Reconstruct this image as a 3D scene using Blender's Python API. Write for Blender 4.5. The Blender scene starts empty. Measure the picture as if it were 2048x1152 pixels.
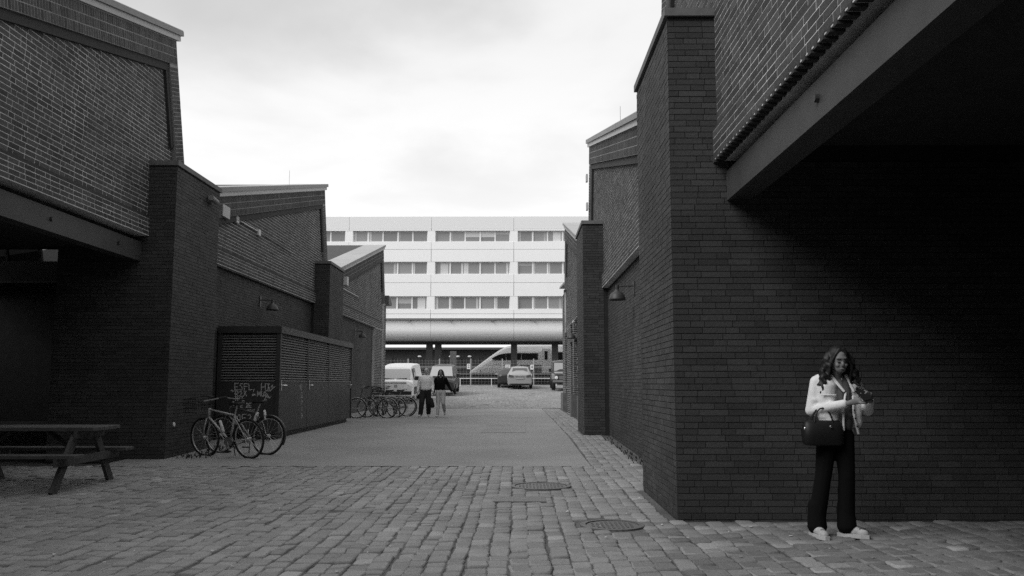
import bpy, math, random
from mathutils import Vector, Matrix, Euler
random.seed(11)
sc = bpy.context.scene
col = sc.collection
R = math.radians
V = Vector

# ------------------------------------------------------------------ camera
CAMZ = 1.33
cd = bpy.data.cameras.new('camera'); cam = bpy.data.objects.new('camera', cd); col.objects.link(cam)
cam.location = (0, 0, CAMZ); cam.rotation_euler = (R(90 + 6.4437), 0, R(0.3684))
cd.sensor_width = 36.0; cd.lens = 1700 / 2048 * 36; cd.clip_start = .05; cd.clip_end = 6000
sc.camera = cam

# ------------------------------------------------------------------ sky, sun, exposure
SUN_EL, SUN_AZ = 44, 236          # azimuth clockwise from +Y; behind the camera, to the left
w = bpy.data.worlds.new('World'); sc.world = w; w.use_nodes = True
nt = w.node_tree; N = nt.nodes; L = nt.links; N.clear()
out = N.new('ShaderNodeOutputWorld'); bg = N.new('ShaderNodeBackground'); bg.inputs[1].default_value = .1
sky = N.new('ShaderNodeTexSky'); sky.sky_type = 'NISHITA'; sky.sun_disc = False
sky.sun_elevation = R(SUN_EL); sky.sun_rotation = R(SUN_AZ); sky.dust_density = 3
bw = N.new('ShaderNodeRGBToBW'); L.new(sky.outputs[0], bw.inputs[0])
def wmath(op, a, b=None, clamp=False):
    n = N.new('ShaderNodeMath'); n.operation = op; n.use_clamp = clamp
    for i, x in enumerate((a, b)):
        if x is None: continue
        if hasattr(x, 'is_output'): L.new(x, n.inputs[i])
        else: n.inputs[i].default_value = x
    return n.outputs[0]
tc = N.new('ShaderNodeTexCoord'); sp = N.new('ShaderNodeSeparateXYZ'); L.new(tc.outputs['Generated'], sp.inputs[0])
den = wmath('ADD', wmath('MAXIMUM', sp.outputs[2], 0.0), .16)
cb = N.new('ShaderNodeCombineXYZ')
L.new(wmath('DIVIDE', sp.outputs[0], den), cb.inputs[0]); L.new(wmath('DIVIDE', sp.outputs[1], den), cb.inputs[1])
cn = N.new('ShaderNodeTexNoise'); cn.inputs['Scale'].default_value = 1.5; cn.inputs['Detail'].default_value = 6; cn.inputs['Roughness'].default_value = .5
cn.inputs['Distortion'].default_value = .35
mp = N.new('ShaderNodeMapping'); mp.inputs['Location'].default_value = (2.2, 1.1, 0); L.new(cb.outputs[0], mp.inputs[0]); L.new(mp.outputs[0], cn.inputs[0])
cr = N.new('ShaderNodeValToRGB'); cr.color_ramp.interpolation = 'EASE'
e = cr.color_ramp.elements
e[0].position = .33; e[0].color = (.50, .50, .50, 1); e[1].position = .66; e[1].color = (.72, .72, .72, 1)
L.new(cn.outputs[0], cr.inputs[0])
# an overcast layer: thin near the horizon line of sight it is bright and even, overhead the cloud relief shows
ov = wmath('MULTIPLY', cr.outputs[0], 8.6)
hz = wmath('SUBTRACT', 1.0, wmath('MULTIPLY', sp.outputs[2], 2.6), clamp=True)
ov2 = wmath('ADD', wmath('MULTIPLY', ov, wmath('SUBTRACT', 1.0, hz)), wmath('MULTIPLY', hz, 8.6))
tot = wmath('ADD', wmath('MULTIPLY', bw.outputs[0], .03), ov2)
L.new(tot, bg.inputs[0]); L.new(bg.outputs[0], out.inputs[0])

sd = bpy.data.lights.new('sun', 'SUN'); sd.energy = 1.5; sd.angle = R(38); sun = bpy.data.objects.new('sun', sd); col.objects.link(sun)
az = R(SUN_AZ); el = R(SUN_EL)
sdir = V((math.sin(az) * math.cos(el), math.cos(az) * math.cos(el), math.sin(el)))
sun.rotation_euler = sdir.to_track_quat('Z', 'Y').to_euler(); sun.location = (-30, -20, 40)
vs = sc.view_settings; vs.view_transform = 'Standard'; vs.look = 'None'; vs.exposure = 0.56; vs.gamma = 1.0
vs.use_curve_mapping = False
sc.render.engine = 'CYCLES'; sc.cycles.max_bounces = 6; sc.cycles.diffuse_bounces = 4; sc.cycles.transparent_max_bounces = 8
sc.cycles.use_denoising = False

# ------------------------------------------------------------------ materials (greys only: the photograph is black and white)
MATS = {}
def mat(name, base, rough=.75, isl=0, nz=0, ns=6, st=0, ss=.6, bump=0, bs=80, metal=0, spec=.35, alpha=None):
    if name in MATS: return MATS[name]
    m = bpy.data.materials.new(name); m.use_nodes = True; MATS[name] = m
    t = m.node_tree; n = t.nodes; l = t.links; p = n['Principled BSDF']
    p.inputs['Roughness'].default_value = rough; p.inputs['Metallic'].default_value = metal
    p.inputs['Specular IOR Level'].default_value = spec
    def mth(op, a, b=None):
        k = n.new('ShaderNodeMath'); k.operation = op
        for i, x in enumerate((a, b)):
            if x is None: continue
            if hasattr(x, 'is_output'): l.new(x, k.inputs[i])
            else: k.inputs[i].default_value = x
        return k.outputs[0]
    geo = n.new('ShaderNodeNewGeometry'); val = None
    if isl:
        oi = n.new('ShaderNodeObjectInfo')
        rnd = mth('FRACT', mth('ADD', geo.outputs['Random Per Island'], oi.outputs['Random']))
        val = mth('ADD', 1 - isl, mth('MULTIPLY', rnd, 2 * isl))
    for amt, scl, det in ((nz, ns, 5), (st, ss, 4)):
        if not amt: continue
        x = n.new('ShaderNodeTexNoise'); x.inputs['Scale'].default_value = scl; x.inputs['Detail'].default_value = det
        l.new(geo.outputs['Position'], x.inputs['Vector'])
        c = mth('MAXIMUM', mth('ADD', 1 - 2 * amt, mth('MULTIPLY', x.outputs[0], 4 * amt)), .15)
        val = c if val is None else mth('MULTIPLY', val, c)
    if val is None: p.inputs['Base Color'].default_value = (base, base, base, 1)
    else:
        v2 = mth('MULTIPLY', val, base); g = n.new('ShaderNodeCombineXYZ')
        for i in range(3): l.new(v2, g.inputs[i])
        l.new(g.outputs[0], p.inputs['Base Color'])
    if bump:
        x = n.new('ShaderNodeTexNoise'); x.inputs['Scale'].default_value = bs; x.inputs['Detail'].default_value = 3
        l.new(geo.outputs['Position'], x.inputs['Vector'])
        b = n.new('ShaderNodeBump'); b.inputs['Strength'].default_value = bump; b.inputs['Distance'].default_value = .01
        l.new(x.outputs[0], b.inputs['Height']); l.new(b.outputs[0], p.inputs['Normal'])
    if alpha is not None: p.inputs['Alpha'].default_value = alpha
    return m
mat('brick_old', .058, .85, isl=.38, nz=.25, ns=30, st=.22, ss=.8, bump=.4, bs=120)
mat('mortar_mid', .24, .95, nz=.2, ns=12, st=.3, ss=1.1)
mat('brick_plain', .040, .9, nz=.25, ns=30, st=.2, ss=.8)
mat('soffit_shade', .12, .8)
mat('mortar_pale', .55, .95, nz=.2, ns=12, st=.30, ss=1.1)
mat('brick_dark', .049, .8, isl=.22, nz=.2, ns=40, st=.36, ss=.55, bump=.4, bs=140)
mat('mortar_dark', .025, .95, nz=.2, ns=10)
mat('stone_cap', .14, .8, nz=.2, ns=8, st=.2, ss=1)
mat('metal_light', .38, .5, nz=.08, ns=5, st=.1, ss=.5)
mat('metal_mid', .20, .55, nz=.12, ns=5, st=.12, ss=.7)
mat('roof_felt', .07, .95, nz=.2, ns=6)
mat('beam_steel', .055, .6, nz=.12, ns=4, st=.2, ss=.5, bump=.1, bs=30)
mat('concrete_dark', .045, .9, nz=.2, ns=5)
mat('asphalt', .27, .92, nz=.2, ns=130, st=.14, ss=.55, bump=.5, bs=160)
mat('cobble', .25, .8, isl=.17, nz=.16, ns=38, st=.16, ss=.5, bump=.5, bs=70)
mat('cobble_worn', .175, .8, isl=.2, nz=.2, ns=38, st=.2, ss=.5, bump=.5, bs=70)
mat('joint_pale', .20, .95, nz=.35, ns=20, st=.3, ss=1.2)
mat('cobble_light', .33, .75, isl=.1, nz=.15, ns=38, bump=.5, bs=70)
mat('joint_sand', .105, .95, nz=.35, ns=26, st=.42, ss=.7)
mat('earth', .10, .95, nz=.3, ns=3)
mat('ballast', .07, .95, nz=.3, ns=8, st=.2, ss=.5)
mat('iron_cover', .14, .55, nz=.2, ns=25, spec=.5)
mat('cabinet_paint', .042, .5, nz=.12, ns=9, st=.16, ss=1.2, spec=.4)
mat('cabinet_slat', .17, .5, nz=.12, ns=9, spec=.4)
mat('chrome', .75, .25, metal=1)
mat('paint_mark', .42, .8, nz=.3, ns=40)
mat('black_rubber', .018, .8)
mat('black_plastic', .022, .5)
mat('frame_silver', .42, .35, spec=.5)
mat('frame_dark', .035, .4, spec=.5)
mat('frame_white', .65, .45)
mat('frame_grey', .16, .4)
mat('rim_alu', .5, .35, metal=.6)
mat('wood_old', .075, .85, nz=.25, ns=14, st=.2, ss=2, bump=.3, bs=40)
mat('lamp_paint', .05, .45)
mat('white_plastic', .55, .6)
mat('panel_white', .93, .55, st=.03, ss=.12)
mat('panel_top', .82, .6)
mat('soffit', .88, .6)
mat('window_frame', .78, .5)
mat('glass_office', .24, .12, isl=.2, spec=.6)
mat('curtain', .55, .9, isl=.25)
mat('column', .10, .8)
mat('train_white', .85, .35)
mat('train_shade', .15, .5)
mat('train_glass', .02, .15, spec=.6)
mat('dark_metal', .035, .5)
mat('galv', .45, .5)
mat('sign_white', .8, .6)
mat('sign_black', .02, .6)
mat('car_silver', .36, .3, metal=.15, spec=.6)
mat('car_white', .8, .35, spec=.5)
mat('car_dark', .035, .3, spec=.6)
mat('car_glass', .10, .08, spec=.8)
mat('van_glass', .40, .1, spec=.8)
mat('tail_light', .09, .25, spec=.6)
mat('skin', .20, .8, spec=.2)
mat('skin_pale', .45, .6)
mat('lips', .16, .5)
mat('hair_dark', .014, .55, spec=.4)
mat('denim_pale', .76, .85, nz=.10, ns=18, bump=.35, bs=16)
mat('shirt_grey', .07, .85)
mat('cloth_black', .006, .95, spec=.1)
mat('cloth_dark', .018, .9)
mat('sweater_light', .8, .9, nz=.08, ns=30, bump=.4, bs=50)
mat('jeans_light', .42, .9, nz=.12, ns=14)
mat('shoe_white', .5, .6)
mat('shoe_grey', .40, .8, nz=.35, ns=22)
mat('leather_black', .010, .5, spec=.35)
mat('leaf', .06, .8, isl=.4)
mat('litter', .5, .8, isl=.4)
mat('lit_lamp_glass', .8, .4)

# glass of the north light: dirty panes let a part of the sky through
def glassy(name, tint, mixf=.25):
    m = bpy.data.materials.new(name); m.use_nodes = True; MATS[name] = m
    t = m.node_tree; n = t.nodes; l = t.links; p = n['Principled BSDF']; o = n['Material Output']
    p.inputs['Base Color'].default_value = (.08, .08, .08, 1); p.inputs['Roughness'].default_value = .1
    tr = n.new('ShaderNodeBsdfTransparent'); tr.inputs[0].default_value = (tint, tint, tint, 1)
    mx = n.new('ShaderNodeMixShader'); mx.inputs[0].default_value = mixf
    l.new(tr.outputs[0], mx.inputs[1]); l.new(p.outputs[0], mx.inputs[2]); l.new(mx.outputs[0], o.inputs[0])
glassy('glass_dirty', .09); glassy('glass_clear', .55, .12)

# ------------------------------------------------------------------ mesh helpers
class MB:
    def __init__(s): s.v = []; s.f = []; s.m = []; s.k = 0
    def face(s, pts, k=None):
        b = len(s.v); s.v += [tuple(p) for p in pts]; s.f.append(tuple(range(b, b + len(pts)))); s.m.append(s.k if k is None else k)
    def add(s, vs_, fs, k=None):
        b = len(s.v); s.v += [tuple(p) for p in vs_]
        for f in fs: s.f.append(tuple(i + b for i in f)); s.m.append(s.k if k is None else k)
    def box(s, x0, x1, y0, y1, z0, z1, k=None):
        s.add([(x0, y0, z0), (x1, y0, z0), (x1, y1, z0), (x0, y1, z0), (x0, y0, z1), (x1, y0, z1), (x1, y1, z1), (x0, y1, z1)],
              [(0, 3, 2, 1), (4, 5, 6, 7), (0, 1, 5, 4), (1, 2, 6, 5), (2, 3, 7, 6), (3, 0, 4, 7)], k); return s
    def obox(s, o, u, v, n, a, b, c, d, e_, f_, k=None):
        P = lambda i, j, q: o + u * i + v * j + n * q
        s.add([P(a, c, e_), P(b, c, e_), P(b, d, e_), P(a, d, e_), P(a, c, f_), P(b, c, f_), P(b, d, f_), P(a, d, f_)],
              [(0, 3, 2, 1), (4, 5, 6, 7), (0, 1, 5, 4), (1, 2, 6, 5), (2, 3, 7, 6), (3, 0, 4, 7)], k); return s
    def prism(s, poly, x0, x1, k=None):            # poly in (y, z), extruded along x
        n = len(poly)
        s.add([(x0, y, z) for y, z in poly] + [(x1, y, z) for y, z in poly],
              [tuple(range(n))[::-1], tuple(range(n, 2 * n))] + [(i, (i + 1) % n, n + (i + 1) % n, n + i) for i in range(n)], k); return s
    def loft(s, rings, cap=True, closed=True, k=None):
        n = len(rings[0]); vs_ = [p for r in rings for p in r]; fs = []
        for j in range(len(rings) - 1):
            for i in range(n if closed else n - 1):
                a = j * n + i; b = j * n + (i + 1) % n
                fs.append((a, b, b + n, a + n))
        if cap: fs += [tuple(range(n))[::-1], tuple(range((len(rings) - 1) * n, len(rings) * n))]
        s.add(vs_, fs, k); return s
    def tube(s, path, r, seg=8, k=None, closed=False):
        path = [V(p) for p in path]; rings = []; up = None; n = len(path)
        for i, p in enumerate(path):
            a = path[(i - 1) % n] if closed or i > 0 else p; b = path[(i + 1) % n] if closed or i < n - 1 else p
            t = (b - a); t = t.normalized() if t.length > 1e-9 else V((0, 0, 1))
            if up is None: up = V((0, 0, 1)) if abs(t.z) < .9 else V((1, 0, 0))
            x = t.cross(up)
            if x.length < 1e-4: x = t.orthogonal()
            x.normalize(); y = x.cross(t).normalized(); up = y
            rr = r[i] if isinstance(r, (list, tuple)) else r
            rings.append([p + x * rr * math.cos(2 * math.pi * q / seg) + y * rr * math.sin(2 * math.pi * q / seg) for q in range(seg)])
        if closed: rings.append(rings[0]); s.loft(rings, cap=False, k=k)
        else: s.loft(rings, k=k)
        return s
    def lathe(s, prof, seg=20, M=None, cap=False, k=None):   # prof (r, z) about local z
        rings = []
        for r, z in prof:
            ring = [V((r * math.cos(2 * math.pi * q / seg), r * math.sin(2 * math.pi * q / seg), z)) for q in range(seg)]
            rings.append([M @ p for p in ring] if M else ring)
        s.loft(rings, cap=cap, k=k); return s
    def ell(s, c, r, seg=12, rot=None, k=None):
        c = V(c); rings = []; Rm = Euler(rot).to_matrix() if rot else Matrix.Identity(3)
        for j in range(1, seg // 2 + 1):
            th = math.pi * (j - .5) / (seg // 2) if 0 else math.pi * j / (seg // 2 + 1)
            rings.append([c + Rm @ V((r[0] * math.sin(th) * math.cos(2 * math.pi * q / seg), r[1] * math.sin(th) * math.sin(2 * math.pi * q / seg), -r[2] * math.cos(th))) for q in range(seg)])
        s.loft(rings, k=k); return s
    def cap(s, p0, r0, p1, r1, seg=10, sy=1.0, k=None):      # tapered capsule; sy squashes it across its flat side (world y)
        p0 = V(p0); p1 = V(p1); t = p1 - p0; ln = t.length; t = t / ln if ln > 1e-6 else V((0, 0, 1))
        x = t.cross(V((0, 1, 0)))
        if x.length < 1e-3: x = t.cross(V((1, 0, 0)))
        x.normalize(); y = x.cross(t); rings = []
        def ring(c, r): return [c + x * r * math.cos(2 * math.pi * q / seg) + y * r * sy * math.sin(2 * math.pi * q / seg) for q in range(seg)]
        for a in (-75, -45, -15): rings.append(ring(p0 + t * r0 * math.sin(R(a)), r0 * math.cos(R(a))))
        for a in (15, 45, 75): rings.append(ring(p1 + t * r1 * math.sin(R(a)), r1 * math.cos(R(a))))
        s.loft(rings, k=k); return s
    def mesh(s, name, mats):
        me = bpy.data.meshes.new(name); me.from_pydata(s.v, [], s.f)
        if isinstance(mats, str): mats = [mats]
        for m in mats: me.materials.append(MATS[m])
        if len(mats) > 1: me.polygons.foreach_set('material_index', s.m)
        me.update(); return me
    def build(s, name, mats, parent=None, smooth=False):
        me = s.mesh(name, mats)
        if smooth: me.polygons.foreach_set('use_smooth', [True] * len(me.polygons))
        return link(name, me, parent)
def link(name, me, parent=None, loc=None, M=None):
    o = bpy.data.objects.new(name, me); col.objects.link(o)
    if parent: o.parent = parent
    if loc is not None: o.location = loc
    if M is not None: o.matrix_local = M
    return o
def tag(o, label=None, cat=None, group=None, kind=None):
    for k, x in (('label', label), ('category', cat), ('group', group), ('kind', kind)):
        if x: o[k] = x
    return o
def thing(name, label, cat, loc=(0, 0, 0), rz=0, group=None):
    o = bpy.data.objects.new(name, None); col.objects.link(o); o.location = loc; o.rotation_euler = (0, 0, rz); o.empty_display_size = .2
    return tag(o, label, cat, group)
def copy_tree(o, parent=None):
    c = o.copy(); col.objects.link(c)
    if parent: c.parent = parent
    for ch in o.children: copy_tree(ch, c)
    return c
def blob(name, mb, voxel, material, parent, it=3, fac=.5):     # one continuous skin over overlapping lumps
    me = mb.mesh(name, material); o = link(name, me, parent)
    m = o.modifiers.new('r', 'REMESH'); m.mode = 'VOXEL'; m.voxel_size = voxel; m.use_smooth_shade = True
    s = o.modifiers.new('s', 'SMOOTH'); s.iterations = it; s.factor = fac
    dg = bpy.context.evaluated_depsgraph_get(); me2 = bpy.data.meshes.new_from_object(o.evaluated_get(dg)); me2.name = name
    o.modifiers.clear(); o.data = me2; bpy.data.meshes.remove(me)
    if not me2.materials: me2.materials.append(MATS[material])
    me2.polygons.foreach_set('use_smooth', [True] * len(me2.polygons))
    return o

# ------------------------------------------------------------------ projection used only to choose which bricks and stones show largest
_f = V((-math.sin(R(.3684)) * math.cos(R(6.4437)), math.cos(R(.3684)) * math.cos(R(6.4437)), math.sin(R(6.4437))))
_r = V((math.cos(R(.3684)), math.sin(R(.3684)), 0)); _u = _r.cross(_f)
def seen_size(c, n, area):
    d = c - V((0, 0, CAMZ)); k = d.dot(_f)
    if k < .3: return 0
    x = 1024 + 1700 * d.dot(_r) / k; y = 576 - 1700 * d.dot(_u) / k
    if not (-10 < x < 2058 and -10 < y < 1162): return 0
    return max(0, -n.dot(d) / d.length) * area / (k * k)

# ------------------------------------------------------------------ ground
GP = [(-300, 0), (8.6, 0), (14.8, .05), (20, .14), (27, .16), (41, .16), (60, .98), (66, 1.25), (5000, 1.25)]
def g(y):
    for (a, za), (b, zb) in zip(GP, GP[1:]):
        if y <= b: return za + (zb - za) * (y - a) / (b - a)
    return GP[-1][1]
def sheet(name, x0, x1, y0, y1, dz, m, label, nx=1):
    ys = sorted({y0, y1} | {p[0] for p in GP if y0 < p[0] < y1}); mb = MB()
    for a, b in zip(ys, ys[1:]):
        for i in range(nx):
            xa = x0 + (x1 - x0) * i / nx; xb = x0 + (x1 - x0) * (i + 1) / nx
            mb.face([(xa, a, g(a) + dz), (xb, a, g(a) + dz), (xb, b, g(b) + dz), (xa, b, g(b) + dz)])
    o = mb.build(name, m); return tag(o, label, None, None, 'structure')
sheet('ground', -2000, 2000, -300, 5000, -.08, 'earth', 'bare ground under the whole yard')
ASY0 = 13.62
asp = sheet('asphalt_road', -6.7, 1.16, ASY0 + .05, 41.0, 0, 'asphalt', 'smooth grey asphalt strip down the middle of the lane')
mb = MB(); x = -6.7; ya = ASY0 + .01
while x < 1.16:
    xb = min(1.16, x + .05); yb = ASY0 + .012 * math.sin(x * 5) + random.uniform(-.02, .012)
    mb.face([(x, ya, g(ya) + .001), (xb, yb, g(yb) + .001), (xb, ASY0 + .0499, g(ASY0 + .05)), (x, ASY0 + .0499, g(ASY0 + .05))]); x = xb; ya = yb
mb.build('ragged_edge', 'asphalt', asp)
mat('asphalt_patch', .265, .92, nz=.2, ns=110, st=.1, ss=.8, bump=.5, bs=160)
for pp in ([(-.9, 21), (.2, 21.1), (.25, 27.5), (-.85, 27.3)],):
    m_ = MB(); m_.face([(x, y, g(y) + .006) for x, y in pp]); m_.build('repair_patch', 'asphalt_patch', asp)

# cobbles: each stone has its own rounded top, joints recessed
bed = sheet('cobble_pavement', -17, 16, -16, ASY0, -.016, 'joint_sand', 'cobbled yard of worn grey stone setts in the foreground')
bed2 = sheet('gutter_strip', 1.16, 2.3, ASY0, 41.0, -.016, 'joint_sand', 'narrow strip of setts along the right wall')
ramp = sheet('cobbled_ramp', -40, 40, 41.0, 66.5, 0, 'joint_sand', 'cobbled ramp rising to the car park')
def sett_rings(w, l, h, jit):
    rr = lambda q: random.uniform(-q, q); rings = []
    c_ = .016
    base = [(-w / 2 + c_, -l / 2), (w / 2 - c_, -l / 2), (w / 2, -l / 2 + c_), (w / 2, l / 2 - c_), (w / 2 - c_, l / 2), (-w / 2 + c_, l / 2), (-w / 2, l / 2 - c_), (-w / 2, -l / 2 + c_)]
    base = [(x + rr(jit), y + rr(jit)) for x, y in base]; tilt = (rr(.02), rr(.02))
    for sc_, z in ((1.0, -.03), (.985, h - .008), (.80, h)):
        rings.append([V((x * sc_, y * sc_, z + (x * tilt[0] + y * tilt[1] if z > -.02 else 0))) for x, y in base])
    return rings
proto = []
for i in range(14):
    mb = MB(); rg = sett_rings(.154, .205, 0, .009)
    mb.loft(rg, cap=False); mb.face(rg[-1]); me = mb.mesh('sett', 'cobble_light' if i == 13 else 'cobble')
    me.polygons.foreach_set('use_smooth', [True] * len(me.polygons)); proto.append((rg, me))
covers = [(.30, 11.24, .34), (.90, 8.30, .26)]
stones = []
def lay_setts(x0, x1, y0, y1, owner, pw=.150, pl=.208, skip=None):
    xe = [x0]
    while xe[-1] < x1 - .1: xe.append(xe[-1] + pw * random.uniform(.84, 1.14))
    for xa_, xb_ in zip(xe, xe[1:]):
        x = (xa_ + xb_) / 2; wdt = (xb_ - xa_) / .154; y = y0 + random.uniform(0, .12); drift = 0
        while y < y1 - .05:
            l = pl * random.uniform(.72, 1.28); l = min(l, y1 - y); cy = y + l / 2
            drift = .8 * drift + random.uniform(-.009, .009)
            if l > .08 and not any((x - a) ** 2 + (cy - b) ** 2 < (c + .10) ** 2 for a, b, c in covers) and not (skip and skip(x, cy)):
                lo = 0 if random.random() < .985 else 13
                q = lo or random.randrange(13)
                if random.random() < .004: q = 13
                sag = -.02 * math.exp(-((x + 1.5) ** 2 + (cy - 9) ** 2) / 9)
                M = Matrix.Translation((x + drift, cy, g(cy) + sag * .3 + random.gauss(0, .004))) @ Euler((random.gauss(0, .022), random.gauss(0, .022), random.gauss(0, .04))).to_matrix().to_4x4() \
                    @ Matrix.Diagonal((wdt * random.uniform(.96, 1.03), (l - .015) / .205, 1, 1))
                stones.append((seen_size(V((x, cy, g(cy))), V((0, 0, 1)), .15 * l), M, q, owner))
            y += l
inwall = lambda x, y: (8.5 < y < 10.95 and x > 1.5) or (y > 8.5 and x > 2.15) or (y > 14.6 and x < -6)
lay_setts(-9.2, 7.4, 4.2, ASY0 + .04, bed, skip=inwall)
lay_setts(1.20, 2.02, ASY0, 40.5, bed2, skip=lambda x, y: 20.2 < y < 22.5 and x > 1.5)
stones.sort(key=lambda s: -s[0])
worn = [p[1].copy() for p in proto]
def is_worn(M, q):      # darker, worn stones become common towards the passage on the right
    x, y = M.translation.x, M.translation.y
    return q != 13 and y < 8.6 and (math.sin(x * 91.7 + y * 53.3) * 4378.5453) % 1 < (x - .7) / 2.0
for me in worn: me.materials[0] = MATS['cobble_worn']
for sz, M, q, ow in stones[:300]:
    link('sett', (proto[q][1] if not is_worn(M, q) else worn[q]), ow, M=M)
for ow in (bed, bed2):
    mb = MB()
    for sz, M, q, o_ in stones[300:]:
        if o_ is not ow: continue
        rg = proto[q][0]; rings = [[M @ p for p in r_] for r_ in rg]
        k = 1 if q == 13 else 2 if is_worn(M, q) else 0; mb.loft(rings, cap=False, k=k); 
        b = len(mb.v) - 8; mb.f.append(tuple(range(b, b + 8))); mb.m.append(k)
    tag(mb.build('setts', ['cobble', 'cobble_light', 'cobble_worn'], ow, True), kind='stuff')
# the ramp: rows too far off to tell the stones apart get low ridges
mb = MB()
y = 41.1
while y < 65.5:
    x = -9.0
    while x < 5.6:
        wd = random.uniform(.16, .24); z = random.uniform(.004, .016)
        if random.random() < .93:
            y1 = y + .17
            mb.loft([[V((x, y, g(y))), V((x + wd - .02, y, g(y))), V((x + wd - .02, y1, g(y1))), V((x, y1, g(y1)))],
                     [V((x + .01, y + .01, g(y) + z)), V((x + wd - .03, y + .01, g(y) + z)), V((x + wd - .03, y1 - .01, g(y1) + z)), V((x + .01, y1 - .01, g(y1) + z))]], cap=False)
            b = len(mb.v) - 4; mb.f.append((b, b + 1, b + 2, b + 3)); mb.m.append(0)
        x += wd
    y += .2
tag(mb.build('setts', 'cobble', ramp), kind='stuff')
sheet('track_bed', -300, 300, 66.5, 140, .01, 'ballast', 'dark ballast around the railway tracks')

# manhole covers
def manhole(x, y, r, label):
    t = thing('manhole_cover', label, 'manhole', (x, y, g(y)))
    MB().lathe([(r + .05, -.04), (r + .05, .002), (r, .004), (r, -.012), (r - .012, -.012)], 32, None).build('rim', 'iron_cover', t)
    MB().lathe([(r - .012, -.03), (r - .012, -.004), (.001, -.002)], 32).build('lid', 'iron_cover', t)
    mb = MB(); k = -r + .06
    while k < r - .05:
        h = math.sqrt(max(0, (r - .04) ** 2 - k * k))
        q = -h
        while q < h - .04:
            mb.box(k, k + .02, q, q + .04, -.004, .005); q += .07
        k += .045
    mb.build('tread_pattern', 'iron_cover', t)['kind'] = 'stuff'
    return t
manhole(.30, 11.24, .34, 'round iron manhole cover with a cracked surround nearer the asphalt edge')
manhole(.90, 8.30, .255, 'round iron manhole cover beside the corner of the right brick wall')
mb = MB(); mb.box(-.30, .30, -.22, .22, -.05, .004)
hy = tag(mb.build('hatch_cover', 'iron_cover'), 'flat rectangular iron hatch set in the setts', 'hatch'); hy.location = (.02, 10.0, g(10.0) + .001)

# ------------------------------------------------------------------ brick halls
BR = {'L': [], 'R': []}
def lay(side, parent, o, u, v, n, ufn, V0, V1, pitch, lens, joint, depth, k, zvar=.0015):
    c = 0; z = V0
    while z + pitch <= V1 + 1e-4:
        a, b = ufn(z, z + pitch)
        if b - a > .04:
            x = a; q = c % 2
            first = lens[q] * (.25 + .5 * random.random()) if c % 2 else lens[0] * (.5 + .5 * random.random())
            x1 = min(b, a + first)
            while True:
                wd = x1 - x - joint
                if wd > .02:
                    BR[side].append((o + u * ((x + x1) / 2) + v * (z + pitch / 2), u, v, n, wd, pitch - joint, depth + random.uniform(-zvar, zvar), parent, k))
                if x1 >= b - .012: break
                x = x1; q += 1; x1 = min(b, x + lens[q % len(lens)] * random.uniform(.96, 1.04))
                if b - x1 < .05: x1 = b
        z += pitch; c += 1

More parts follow.
